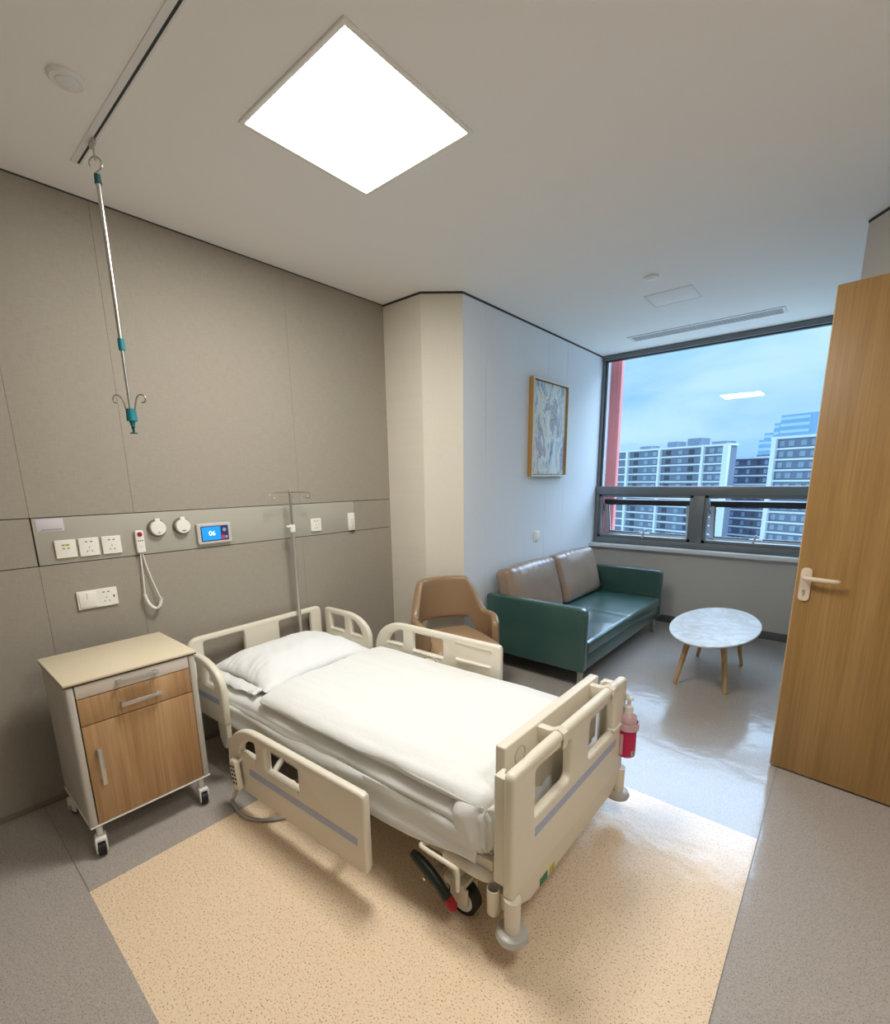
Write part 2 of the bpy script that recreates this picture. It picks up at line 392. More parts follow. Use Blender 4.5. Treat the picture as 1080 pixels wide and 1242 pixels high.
def rounded(pts, radii, seg=6):
    """polygon with rounded corners"""
    out = []; n = len(pts)
    for i in range(n):
        p = Vector(pts[i]); a = Vector(pts[i - 1]); b = Vector(pts[(i + 1) % n])
        r = radii[i] if isinstance(radii, (list, tuple)) else radii
        if r <= 0: out.append(tuple(p)); continue
        da = (a - p); db = (b - p)
        la, lb = da.length, db.length; da.normalize(); db.normalize()
        ang = da.angle(db); d = min(r / math.tan(ang / 2), la * .49, lb * .49)
        p0 = p + da * d; p1 = p + db * d
        for k in range(seg + 1):
            s = k / seg
            out.append(tuple((1 - s) ** 2 * p0 + 2 * s * (1 - s) * p + s * s * p1))
    return out

def rrect(x0, x1, y0, y1, r, seg=6): return rounded([(x0, y0), (x1, y0), (x1, y1), (x0, y1)], r, seg)

def sm(a, b, x):
    t = min(1, max(0, (x - a) / (b - a))); return t * t * (3 - 2 * t)

# frames that map plate coordinates into the room
def YZ(x): return Matrix(((0, 0, 1, x), (1, 0, 0, 0), (0, 1, 0, 0), (0, 0, 0, 1)))       # (a,b,t)->(x+t, a, b)
def XZ(y): return Matrix(((1, 0, 0, 0), (0, 0, -1, y), (0, 1, 0, 0), (0, 0, 0, 1)))      # (a,b,t)->(a, y-t, b)

# ------------------------------------------------------------------ room dimensions
ZC = 2.92; XH = -2.94; XS = -2.315; YW = 5.49; YK = 2.76; XK = -2.545; YS = 2.96
Y0 = -1.7; XR = 0.86; XRW = -0.108

# floor with inlaid beige vinyl square
mb = MB(); X0f, X1f = XH - .12, XR + .1; Y1f = YW + .1
PX0, PX1, PY0, PY1 = -2.137, -0.13, 0.286, 2.30
for a, b, c, d in ((X0f, PX0, Y0, Y1f), (PX1, X1f, Y0, Y1f), (PX0, PX1, Y0, PY0), (PX0, PX1, PY1, Y1f)):
    mb.box(a, b, c, d, -0.1, 0.0)
mb.box(PX0, PX1, PY0, PY1, -0.1, 0.0, mi=1)
W = 0.0018
for a, b, c, d in ((PX1 - W, PX1 + W, Y0, YW), (XH, PX0, PY0 - W, PY0 + W)):
    mb.box(a, b, c, d, -0.05, 0.0004, mi=2)
tag(mb.build('floor', ['floor', 'patch', 'weld']), kind='structure')
tag(MB().box(X0f, X1f, Y0 - .1, Y1f + .05, ZC, ZC + .12).build('ceiling', 'ceiling'), kind='structure')

# head wall: fabric panels split by fine joints, with a smooth service band
mb = MB(); mb.box(XH - .12, XH - .012, Y0, YK + .02, 0, ZC, mi=1)
g = 0.0022
ZB0, ZB1 = 1.216, 1.446
cols_up = [Y0, -0.45, 0.445, 0.878, 1.90, YK]
cols_low = [Y0, -0.45, 0.445, 0.86, 1.90, YK]
for cs, z0, z1 in ((cols_up, ZB1, ZC), (cols_low, 0.0, ZB0)):
    for a, b in zip(cs, cs[1:]):
        mb.box(XH - .02, XH, a + (0 if a == Y0 else g * .28), b - (0 if b == YK else g * .28), z0 + (g if z0 > 0 else 0), z1 - (g if z1 < ZC else 0))
for a, b in ((Y0, 0.445), (2.378, YK)):
    mb.box(XH - .02, XH, a + (0 if a == Y0 else g), b - (0 if b == YK else g), ZB0 + g, ZB1 - g)
tag(mb.build('wall_left', ['wall', 'seam']), kind='structure')
tag(MB().box(XH - .02, XH + .001, 0.445 + 2 * g, 2.378 - g, ZB0 + g, ZB1 - g, .001).build('trim_1', 'band'), kind='structure')

mb = MB(); mb.poly_prism([(XH - .1, YK), (XK, YK), (XS, YS), (XS - .5, YS), (XH - .1, YS)], 0, ZC)
tag(mb.build('wall_column', 'column', angle=20), kind='structure')
mb = MB(); mb.box(XS - .15, XS - .012, YS + .001, YW + .3, 0, ZC, mi=1)
for a, b in zip([YS, 3.253, 4.262, 4.652, YW + .3], [3.253, 4.262, 4.652, YW + .3]):
    mb.box(XS - .02, XS, a + (.0011 if a > YS else .0005), b - .0011, 0, ZC)
tag(mb.build('wall_lounge', ['lounge', 'seam']), kind='structure')
mb = MB(); mb.box(XS, XRW + .1, YW, YW + .22, 0, 0.80)
tag(mb.build('wall_far', 'underwin'), kind='structure')
tag(MB().box(XS, XRW, YW - .09, YW + .05, 0.80, 0.842, .006).build('trim_2', 'sill'), kind='structure')
mb = MB(); mb.poly_prism([(XRW, YW + .3), (XRW, 3.655), (0.09, 3.39), (XR, 3.39), (XR, Y0), (XR + .1, Y0), (XR + .1, YW + .3)], 0, ZC)
tag(mb.build('wall_right', 'rightwall', angle=20), kind='structure')
tag(MB().box(XH - .1, XR + .1, Y0 - .1, Y0, 0, ZC).build('wall_near', 'rightwall'), kind='structure')

# shadow gaps at the ceiling
G = .014
mb = MB()
def strip(mb, p, q, z0, z1, t, mi=0):
    p = Vector((*p, 0)); q = Vector((*q, 0)); d = (q - p); L = d.length; a = math.atan2(d.y, d.x)
    mb.box(0, L, -t, t, z0, z1, mtx=Matrix.Translation(p) @ Matrix.Rotation(a, 4, 'Z'), mi=mi)
strip(mb, (XK, YK), (XH, YK), ZC - G, ZC, .004); strip(mb, (XS, YS), (XK, YK), ZC - G, ZC, .004)
strip(mb, (XS, YW), (XS, YS), ZC - G, ZC, .004); strip(mb, (XRW, 3.655), (0.09, 3.39), ZC - G, ZC, .004)
tag(mb.build('trim_3', 'gap'), kind='structure')
mb = MB(); mb.box(XH, XH + .003, Y0, YK, ZC - .006, ZC); tag(mb.build('trim_4', 'gap'), kind='structure')
# skirtings
mb = MB(); mb.box(XH, XH + .006, Y0, YK, 0, .03, .002)
tag(mb.build('baseboard_left', 'vinylskirt'), kind='structure')
mb = MB(); strip(mb, (XS, YS), (XS, YW), 0, .08, .008); strip(mb, (XK, YK), (XS, YS), 0, .08, .008); strip(mb, (XH, YK), (XK, YK), 0, .08, .008)
tag(mb.build('baseboard_lounge', 'base'), kind='structure')
tag(MB().box(XS, XRW, YW - .012, YW, 0, .08, .002).build('baseboard_far', 'base'), kind='structure')

# ------------------------------------------------------------------ window
win = thing('window_1', 'wide grey framed window with a large fixed pane over two tilted vents', 'window', ((XS + XRW) / 2, YW, .84), 0, None, 'structure')
def wpart(mb, name, mats, parent=win, **k):
    bmesh.ops.transform(mb.bm, matrix=Matrix.Translation((-(XS + XRW) / 2, -YW, -.84)), verts=mb.bm.verts)
    return mb.build(name, mats, parent, **k)
ZT0, ZT1 = 1.405, 1.497; YF0, YF1 = YW, YW + .09
mb = MB()
mb.box(XS, XRW, YF0, YF1, ZC - .052, ZC, .004)                   # head
mb.box(XS, XS + .035, YF0 + .02, YF1, ZT1, ZC - .05, .003)
mb.box(XRW - .05, XRW, YF0, YF1, .84, ZC - .05, .004)
mb.box(XS, XRW, YF0 - .01, YF1, ZT0, ZT1, .006)                   # transom
mb.box(XS, XS + .045, YF0, YF1, .91, ZT0, .001)
mb.box(-1.255, -1.147, YF0, YF1, .91, ZT0, .001)                 # mullion
mb.box(XS, XRW, YF0, YF1, .842, .91, .004)                        # bottom rail
wpart(mb, 'frame', 'winframe')
mb = MB(); mb.box(XS + .035, XS + .05, YF0 + .03, YF1 - .02, ZT1, ZC - .05); mb.box(XS, XRW, YF0 + .03, YF1 - .01, ZC - .062, ZC - .05); wpart(mb, 'gasket', 'windark')
mb = MB(); mb.quad([(XS + .03, YW + .05, ZT1 - .01), (XRW - .04, YW + .05, ZT1 - .01), (XRW - .04, YW + .05, ZC - .045), (XS + .03, YW + .05, ZC - .045)])
wpart(mb, 'upper_pane', 'glass', flat=True)
for x0, x1 in ((XS + .045, -1.255), (-1.147, XRW - .05)):
    # fixed inner frame of the vent
    mb = MB(); z0, z1 = .91, ZT0; wv = .034
    mb.box(x0, x1, YF0 + .012, YF1 - .01, z1 - .03, z1, .003); mb.box(x0, x1, YF0 + .012, YF1 - .01, z0, z0 + wv, .003)
    mb.box(x0, x0 + wv, YF0 + .012, YF1 - .01, z0, z1, .003); mb.box(x1 - wv, x1, YF0 + .012, YF1 - .01, z0, z1, .003)
    wpart(mb, 'vent_frame', 'winframe')
    # sash hinged at the top, pushed outwards at the bottom
    H = z1 - z0 - .05; hinge = Matrix.Translation((0, YF1 - .012, z1 - .062)) @ Matrix.Rotation(math.radians(13), 4, 'X')
    a0, a1 = x0 + wv + .004, x1 - wv - .004
    mb = MB()
    mb.box(a0, a1, 0, .04, -.062, 0, .003, mtx=hinge, mi=1)
    mb.box(a0, a1, 0, .04, -H, -H + .055, .003, mtx=hinge)
    mb.box(a0, a0 + .045, 0, .04, -H, -.05, .003, mtx=hinge); mb.box(a1 - .045, a1, 0, .04, -H, -.05, .003, mtx=hinge)
    mb.box(a0 + .045, a0 + .052, -.004, .01, -H + .05, -.06, 0, mtx=hinge, mi=1)
    mb.box(a0 + .045, a1 - .045, -.004, .01, -H + .055, -H + .064, 0, mtx=hinge, mi=1)
    sash = wpart(mb, 'sash', ['winlight', 'windark'])
    mb = MB(); q = [hinge @ Vector(p) for p in ((a0 + .04, .02, -H + .05), (a1 - .04, .02, -H + .05), (a1 - .04, .02, -.05), (a0 + .04, .02, -.05))]
    mb.quad([tuple(v) for v in q]); wpart(mb, 'pane', 'glass', sash, flat=True)
    xm = (x0 + x1) / 2 + (.03 if x0 < -2 else -.02)
    mb = MB(); mb.box(xm - .05, xm + .06, YF0 + .0, YF0 + .03, z0 + .05, z0 + .072, .004)
    mb.tube([(xm - .015, YF0 + .02, z0 + .02), (xm - .005, YF0 + .005, z0 + .06), (xm + .01, YF0 + .002, z0 + .115)], .010, 8)
    wpart(mb, 'handle', 'winlight')
    mb = MB(); mb.tube([(x0 + .05, YF1 - .02, z0 + .30), (x0 + .03, YF1, z0 + .36), (x0 + .05, YF1 + .02, z0 + .40)], .005, 6); wpart(mb, 'stay_arm', 'windark')
# red cladding fin outside, beyond the left jamb
mb = MB(); mb.box(-2.75, -2.19, 5.76, 5.84, -6, 6, .006)
for k in range(3): mb.box(-2.33 + .05 * k, -2.322 + .05 * k, 5.752, 5.762, -6, 6)
tag(mb.build('cladding_fin', 'fin'), 'salmon red vertical cladding fin outside the left edge of the window', 'facade fin')

# ------------------------------------------------------------------ door on the right
DL = Vector((-.166, 2.995, 0)); ang = math.radians(-6.0); DW = 1.02
door = thing('door_1', 'open oak door leaf with cream lever handle', 'door', DL, ang, None, 'structure')
mb = MB(); mb.box(0.003, DW, 0, .045, .012, 2.445, .002)
leaf = mb.build('door_leaf', 'door', door)
mb = MB(); mb.box(-.001, .004, .0005, .0445, .012, 2.445, .001); mb.build('edge_band', 'dooredge', leaf)
mb = MB(); mb.plate(rrect(.018, .066, .965, 1.138, .024), [], .010, .003, XZ(-.005)); pl = mb.build('handle_plate', 'handle', door)
mb = MB(); mb.tube([(.04, -.008, 1.092), (.04, -.045, 1.092), (.055, -.055, 1.091), (.10, -.056, 1.089), (.165, -.054, 1.087), (.178, -.042, 1.086)], [.011, .011, .0115, .011, .011, .009], 12, smooth=1) if False else \
    mb.tube([(.04, -.008, 1.092), (.04, -.04, 1.092), (.045, -.052, 1.0915), (.06, -.056, 1.091), (.10, -.056, 1.090), (.15, -.055, 1.089), (.168, -.05, 1.088), (.176, -.038, 1.087)], [.012, .012, .012, .0115, .0115, .011, .011, .009], 12)
mb.build('lever', 'handle', pl)
mb = MB(); mb.cyl((.04, -.0105, 1.018), (.04, -.014, 1.018), .0085); mb.box(.0365, .0435, -.0135, -.010, .992, 1.015, .003); mb.build('lock_cylinder', 'alu', pl)
mb = MB(); mb.box(-.003, 0, .008, .034, .985, 1.12, 0); mb.build('lock_face', 'dark', leaf)
# door jamb on the right wall
DJ = DL + Vector((DW * math.cos(ang), DW * math.sin(ang), 0))
tag(MB().box(DJ.x + .003, XR, DJ.y - .02, DJ.y + .07, 0, 2.52, .004).build('trim_5', 'dooredge'), kind='structure')

# ------------------------------------------------------------------ ceiling things
LX0, LX1, LY0, LY1 = -1.9075, -1.3132, 1.1215, 1.713
cl = thing('ceiling_light', 'square white glowing panel light flush in the ceiling above the bed', 'ceiling light', ((LX0 + LX1) / 2, (LY0 + LY1) / 2, ZC))
w, h = (LX1 - LX0) / 2, (LY1 - LY0) / 2
mb = MB(); mb.plate(rrect(-w - .018, w + .018, -h - .018, h + .018, .003), [rrect(-w, w, -h, h, .002)], .008, .001, Matrix.Translation((0, 0, -.004))); mb.build('frame', 'white', cl)
mb = MB(); mb.quad([(-w, -h, -.003), (-w, h, -.003), (w, h, -.003), (w, -h, -.003)]); mb.build('diffuser', 'led', cl, flat=True)

for o_ in (copy_tree(cl),):  # extra panel added out of view to lift the near floor and ceiling
    o_.location = (.46, 1.05, ZC); df = [c for c in o_.children if c.name.startswith('diffuser')][0]; df.data = df.data.copy(); df.data.materials[0] = M['led2']; o_['label'] = 'added square white fill light panel in the ceiling, out of the frame to the right'
TY = 0.777
mb = MB(); mb.box(-2.66, 0.3, TY - .026, TY - .004, ZC - .003, ZC + .001); mb.box(-2.66, 0.3, TY + .005, TY + .012, ZC - .003, ZC + .001)
mb.box(-2.655, 0.3, TY - .0045, TY + .0055, ZC - .0012, ZC + .001, mi=1)
tag(mb.build('infusion_track', ['vent', 'windark']), 'long recessed infusion track with a dark slot in the ceiling', 'ceiling track')

hx, hy = -2.447, TY
iv = thing('infusion_hanger', 'steel telescopic infusion rod with teal collars hanging from the ceiling track', 'infusion hanger', (hx, hy, 1.815))
L = lambda z: z - 1.815
mb = MB(); mb.box(-.03, .03, -.006, .006, L(ZC - .02), L(ZC), .002)
mb.tube([(0, 0, L(2.91)), (0, 0, L(2.87)), (.004, 0, L(2.85))], .004, 8)
pts = [(.76 * .024 * math.sin(a), .65 * .024 * math.sin(a), L(2.838) - .026 * math.cos(a)) for a in [(-.02 + .1 * k) * PI for k in range(17)]]
mb.tube(pts, .0038, 8); mb.tube([(0, 0, L(2.812)), (0, 0, L(2.79))], .005, 8); mb.build('trolley_hook', 'chrome', iv)
mb = MB(); mb.cyl((0, 0, L(2.770)), (0, 0, L(2.803)), .0125, .011); mb.build('collar', 'tealdark', iv)
mb = MB(); mb.cyl((0, 0, L(2.185)), (0, 0, L(2.77)), .0088); mb.build('upper_rod', 'chrome', iv)
mb = MB(); mb.cyl((0, 0, L(2.155)), (0, 0, L(2.20)), .0125, .0125); mb.build('collar', 'teal', iv)
mb = MB(); mb.cyl((0, 0, L(1.91)), (0, 0, L(2.16)), .0066); mb.build('lower_rod', 'chrome', iv)
mb = MB(); mb.cyl((0, 0, L(1.868)), (0, 0, L(1.918)), .022, .019, 12); mb.cyl((0, 0, L(1.845)), (0, 0, L(1.868)), .008, .012); mb.build('hook_block', 'teal', iv)
mb = MB(); mb.cyl((0, 0, L(1.815)), (0, 0, L(1.85)), .005); mb.cyl((0, 0, L(1.815)), (0, 0, L(1.819)), .014); mb.box(-.018, .018, -.003, .003, L(1.838), L(1.843)); mb.build('lock_knob', 'tealdark', iv)
for a in (math.radians(38), math.radians(218)):
    ca, sa = math.cos(a), math.sin(a)
    prof = [(.018, 1.905), (.024, 1.935), (.032, 1.962), (.048, 1.978), (.066, 1.975), (.074, 1.958), (.068, 1.944), (.054, 1.944)]
    mb = MB(); mb.tube([(r * ca, r * sa, L(z)) for r, z in prof], .0032, 8, smooth=2); mb.build('hook', 'chrome', iv)

def disc(name, x, y, r, label, mats=('white', 'grey')):
    t = thing(name, label, 'smoke detector', (x, y, ZC))
    mb = MB(); mb.lathe([(r, 0), (r, -.008), (r * .9, -.014), (0.001, -.014)][::-1], seg=36); mb.build('base', mats[0], t)
    mb = MB(); mb.lathe([(r * .62, -.013), (r * .60, -.017), (r * .5, -.019), (.001, -.0195)][::-1], seg=32); mb.build('sensor_cap', mats[0], t)
disc('smoke_detector', -2.16, .635, .052, 'round pale ceiling detector left of the infusion track', ('vent', 'vent'))
disc('smoke_detector', -1.215, 3.62, .05, 'small round white ceiling detector near the access hatch')
t = thing('access_hatch', 'flush white access hatch in the ceiling over the lounge', 'ceiling hatch', (-1.21, 4.105, ZC))
mb = MB(); mb.plate(rrect(-.168, .168, -.150, .150, .002), [rrect(-.160, .160, -.142, .142, .002)], .005, .001, Matrix.Translation((0, 0, -.0015))); mb.build('hatch_frame', 'vent', t)
mb = MB(); mb.box(-.158, .158, -.140, .140, -.003, 0, .001); mb.build('hatch_lid', 'hatch', t)
mb = MB(); mb.box(-.1605, .1605, -.1425, .1425, -.0008, 0); mb.build('joint', 'gap', t)

t = thing('air_vent', 'long slotted air vent in the ceiling in front of the window', 'air vent', (-1.22, 5.035, ZC))
mb = MB(); mb.plate(rrect(-.63, .63, -.10, .10, .003), [rrect(-.605, .605, -.072, .072, .003)], .006, .001, Matrix.Translation((0, 0, -.003))); mb.build('frame', 'vent', t)
mb = MB(); mb.box(-.606, .606, -.073, .073, -.0012, 0); mb.build('backing', 'windark', t)
for k in range(5):
    mb = MB(); mb.box(-.604, .604, -.066 + k * .0293, -.066 + k * .0293 + .012, -.0032, -.001, .0005); mb.build('slat', 'vent', t)

# ------------------------------------------------------------------ head wall fittings
XB = XH + .001
def plate_thing(name, y0, y1, z0, z1, label, cat, x=XB, group=None, th=.012):
    t = thing(name, label, cat, (x, (y0 + y1) / 2, (z0 + z1) / 2), 0, group)
    w, h = (y1 - y0) / 2, (z1 - z0) / 2
    mb = MB(); mb.plate(rrect(-w, w, -h, h, .004), [], th, .002, YZ(th / 2)); p = mb.build('plate', 'white2', t)
    return t, p, w, h
def slots(p, cy, cz, x):
    for q in (-1, 1):
        mb = MB(); mb.box(x - .001, x + .0006, cy + q * .0105 - .005, cy + q * .0105 + .005, cz + .022, cz + .0262); mb.build('pin_slot', 'slot', p)
        mb = MB(); mb.box(-.001, .0006, -.0014, .0014, -.0045, .0045, mtx=Matrix.Translation((x, cy + q * .010, cz - .024)) @ Matrix.Rotation(q * .5, 4, 'X')); mb.build('pin_slot', 'slot', p)
    mb = MB(); mb.box(x - .001, x + .0006, cy - .0014, cy + .0014, cz - .008, cz - .001); mb.build('pin_slot', 'slot', p)
t, p, w, h = plate_thing('data_socket', .517, .601, 1.245, 1.333, 'white data plate with a yellow strip, leftmost of the row above the cabinet', 'socket')
mb = MB(); mb.box(.011, .0125, -.017, .017, .014, .024); mb.build('label_strip', 'yellowlab', p)
mb = MB(); mb.box(.012, .0130, -.014, -.004, .0165, .0215); mb.box(.012, .0130, .002, .012, .0165, .0215); mb.build('print', 'labelgrey', p)
mb = MB(); mb.box(.011, .0125, -.014, -.004, -.002, .007); mb.box(.011, .0125, .005, .015, -.002, .007); mb.build('jack', 'grey', p)
for y0, lab in ((.612, 'white five hole socket in the middle of the row above the cabinet'), (.710, 'white five hole socket nearest the call handset, right end of its row')):
    t, p, w, h = plate_thing('wall_socket', y0, y0 + .085, 1.243, 1.334, lab, 'socket'); slots(p, 0, .003, .012)
t, p, w, h = plate_thing('switched_socket', .567, .742, .972, 1.066, 'wide white plate with rocker switch and socket below the grey band', 'socket', XH)
mb = MB(); mb.box(.0115, .0165, -.080, -.006, -.04, .04, .002); mb.build('rocker', 'white2', p)
mb = MB(); mb.box(.0160, .0170, -.047, -.0455, .005, .036); mb.build('groove', 'labelgrey', p)
slots(p, .038, .004, .012); mb = MB(); mb.box(.011, .0126, .068, .074, -.006, .007); mb.build('usb_port', 'slot', p)
t, p, w, h = plate_thing('wall_socket', 1.972, 2.058, 1.246, 1.337, 'white socket on the grey band right of the bed pole', 'socket'); slots(p, 0, .003, .012)

t = thing('remote_control', 'slim white remote in its holder at the right end of the band', 'remote control', (XB, 2.338, 1.29))
mb = MB(); mb.box(0, .016, -.030, .030, -.066, .068, .004); mb.build('holder', 'white', t)
mb = MB(); mb.box(.016, .022, -.024, .024, -.050, .064, .004); mb.build('body', 'white2', t)
mb = MB(); [mb.box(.0215, .0228, -.010 + .012 * i, -.004 + .012 * i, -.035 + .016 * j, -.029 + .016 * j) for i in range(2) for j in range(4)]; mb.build('buttons', 'grey', t)
mb = MB(); mb.box(.003, .02, -.02, .02, -.074, -.065, .003); mb.build('holder_lip', 'dark', t)

# QR sticker with its codes left out
t = thing('paper_sticker', 'small pale sticker in the upper left corner of the grey band', 'sticker', (XB, .517, 1.409))
mb = MB(); mb.box(0, .0012, -.054, .052, -.030, .030, .0004); p = mb.build('sheet', 'sticker', t)
mb = MB()
yy = -.038
for k in range(16):
    wd = .0028 + .0022 * ((k * 7) % 3) / 2
    mb.box(.0011, .0015, yy, yy + wd, -.0235, -.0195); yy += wd + .0012
mb.build('text_line', 'print', p)

for y, lab, mk in ((.977, 'round white gas outlet with grey ring, nearer the call handset', 'print'), (1.108, 'round white gas outlet with green mark, beside the blue screen', 'greendot')):
    t = thing('gas_outlet', lab, 'gas outlet', (XB, y, 1.357))
    R90 = Matrix.Rotation(PI / 2, 4, 'Y')
    mb = MB(); mb.lathe([(.001, 0), (.048, 0), (.049, .006), (.044, .02), (.001, .02)], seg=40, mtx=R90); mb.build('ring', 'ring', t)
    mb = MB(); mb.lathe([(.001, .018), (.040, .018), (.041, .028), (.037, .034), (.001, .035)], seg=40, mtx=R90)
    mb.box(.020, .033, -.013, .013, .026, .054, .004); c = mb.build('cover', 'white', t)
    mb = MB(); mb.box(.0345, .0358, -.004 if mk == 'print' else -.010, .004 if mk == 'print' else .010, -.027, -.021); mb.build('mark', mk, c)

t = thing('bedside_terminal', 'silver wall terminal with lit blue screen showing 06', 'screen', (XB, 1.284, 1.300))
mb = MB(); mb.plate(rrect(-.102, .102, -.062, .062, .012), [], .026, .006, YZ(.013)); mb.build('case', 'tabcase', t)
mb = MB(); mb.plate(rrect(-.082, .082, -.045, .045, .003), [], .002, .0005, YZ(.0262)); mb.build('bezel', 'nav', t)
mb = MB(); mb.box(.0270, .0278, -.076, .034, -.039, .040); s = mb.build('screen', 'screen', t)
mb = MB(); mb.text('06', .040, .0004, Matrix.Translation((.0285, -.018, .000)) @ Matrix(((0, 0, 1, 0), (1, 0, 0, 0), (0, 1, 0, 0), (0, 0, 0, 1)))); mb.build('digits', 'digit', s)
mb = MB(); mb.lathe([(.001, 0), (.011, 0), (.011, .0006), (.001, .0006)], (.0272, .058, .018), 20, Matrix.Rotation(PI / 2, 4, 'Y')); mb.build('round_icon', 'navgrey', t)
mb = MB(); mb.box(.0270, .0278, .040, .056, -.038, -.014); mb.build('red_icon', 'navred', t)
mb = MB(); mb.box(.0270, .0278, .060, .074, -.034, -.018); mb.build('grey_icon', 'navgrey', t)

t = thing('call_handset', 'white nurse call handset with red button and looped white cord', 'call handset', (XB, .882, 1.29))
mb = MB(); mb.plate(rrect(-.021, .021, -.060, .062, .009), [], .022, .005, YZ(.014)); b = mb.build('body', 'white', t)
mb = MB(); mb.lathe([(.001, 0), (.0125, 0), (.0125, .003), (.001, .004)], (.0245, 0, .041), 24, Matrix.Rotation(PI / 2, 4, 'Y')); mb.build('call_button', 'red', b)
mb = MB(); [mb.box(.0245, .0258, -.013 + .010 * k, -.007 + .010 * k, .004, .010) for k in range(3)]; mb.build('button', 'dark', b)
mb = MB(); mb.box(.0245, .0255, -.010, .008, -.0265, -.0245); mb.build('print', 'grey', b)
mb = MB(); mb.tube([(.012, -.005, -.058), (.014, -.008, -.15), (.02, -.012, -.25), (.028, -.018, -.295)], .0035, 8, smooth=2)
mb.tube([(.012, .004, -.058), (.016, .018, -.16), (.028, .050, -.30), (.034, .058, -.325)], .0035, 8, smooth=2)
pts = [(.028, -.018, -.290), (.032, -.010, -.335), (.036, .012, -.372), (.038, .035, -.378), (.036, .052, -.355), (.034, .060, -.322)]
# coiled lower loop
base = [Vector(p) for p in pts]
for _ in range(3):
    q = [base[0]]
    for a, c in zip(base, base[1:]): q += [a * .75 + c * .25, a * .25 + c * .75]
    q.append(base[-1]); base = q
dense = []
for a, c in zip(base, base[1:]): dense += [a, (a + c) / 2]
mb.tube(dense, [.0082 + .0014 * math.cos(k * 2.1) for k in range(len(dense))], 10)
mb.build('cord', 'white', t)

# lounge wall switch and picture
t, p, w, h = plate_thing('wall_switch', 4.07, 4.165, 1.0, 1.092, 'small white switch plate on the wall above the green sofa', 'switch', XS)
mb = MB(); mb.box(.0115, .0155, -.036, .036, -.036, .036, .002); mb.build('rocker', 'white', p)
t = thing('framed_picture', 'tall abstract painting in a slim gold frame above the sofa', 'picture', (XS, 4.262, 2.05))
w, h, d = .345, .432, .05
mb = MB(); mb.plate(rrect(-w, w, -h, h, .001), [rrect(-w + .012, w - .012, -h + .012, h - .012, .001)], d - .004, .0005, YZ(d / 2 - .002)); fr = mb.build('frame', 'goldframe', t)
mb = MB(); mb.plate(rrect(-w, w, -h, h, .001), [rrect(-w + .012, w - .012, -h + .012, h - .012, .001)], .004, .0005, YZ(d - .001)); mb.build('frame_front', 'whiteframe', fr)
mb = MB(); mb.box(.004, d - .022, -w + .018, w - .018, -h + .018, h - .018, .001); mb.build('canvas', 'canvas', t)

# ------------------------------------------------------------------ bedside cabinet
cab = thing('bedside_cabinet', 'oak fronted bedside cabinet on casters left of the bed', 'cabinet', (-2.32, .605, 0))
BX, FX = -.458, 0.0        # back / front in local x
y0, y1, z0, z1 = -.228, .232, .150, .800
mb = MB(); mb.box(BX - .004, FX + .006, y0 - .027, y1 + .031, z1, z1 + .012, .003); mb.build('top', 'cabtop', cab)
mb = MB(); mb.box(BX - .002, FX + .004, y0 - .025, y1 + .029, z1 - .005, z1); mb.build('top_edge', 'cabgap', cab)
mb = MB(); mb.box(BX, FX - .02, y0 + .012, y1 - .012, z0, z1 - .005); mb.build('carcass', 'cabgap', cab)
for s in (0, 1):
    ya = y0 - .018 if s == 0 else y1 + .006
    mb = MB(); mb.box(BX, FX - .045, ya, ya + .016, z0, z1 - .005, .002); mb.build('side_panel', 'cabside', cab)
    yp = y0 - .022 if s == 0 else y1 - .008
    mb = MB(); mb.box(FX - .05, FX + .001, yp, yp + .030, z0, z1 - .005, .010, 3); mb.build('corner_post', 'cabpost', cab)
mb = MB(); mb.box(BX, FX + .003, y0 - .0225, y1 + .023, z0 - .006, z0, .002); mb.build('bottom_board', 'white', cab)
fa, fb = y0 + .0105, y1 - .0105
def bar_handle(parent, pa, pb):
    pa, pb = Vector(pa), Vector(pb); d = (pb - pa).normalized()
    o1 = Vector((.026, 0, 0))
    mb = MB()
    side = Vector((0, 0, 1)) if abs(d.y) > .5 else Vector((0, 1, 0))
    ax = 'y' if abs(d.y) > .5 else 'z'
    c0, c1 = pa + o1, pb + o1
    lo = [min(c0[i], c1[i]) for i in range(3)]; hi = [max(c0[i], c1[i]) for i in range(3)]
    if ax == 'y': mb.box(.020, .028, lo[1], hi[1], lo[2] - .009, lo[2] + .009, .003)
    else: mb.box(.020, .028, lo[1] - .009, lo[1] + .009, lo[2], hi[2], .003)
    for c in (pa + d * .012, pb - d * .012): mb.box(0, .024, c.y - .008, c.y + .008, c.z - .008, c.z + .008, .002)
    return mb.build('handle', 'alu', parent)
mb = MB(); mb.box(FX - .018, FX, fa, fb, .735, .792, .0015); f = mb.build('pull_out_tray', 'cabtray', cab); bar_handle(f, (0, -.078, .768), (0, .088, .768))
mb = MB(); mb.box(FX - .018, FX, fa, fb, .614, .731, .0015); f = mb.build('drawer', 'cabwood', cab); bar_handle(f, (0, -.074, .664), (0, .088, .664))
mb = MB(); mb.box(FX - .018, FX, fa, fb, .154, .610, .0015); f = mb.build('door', 'cabwood', cab); bar_handle(f, (0, -.176, .335), (0, -.176, .502))
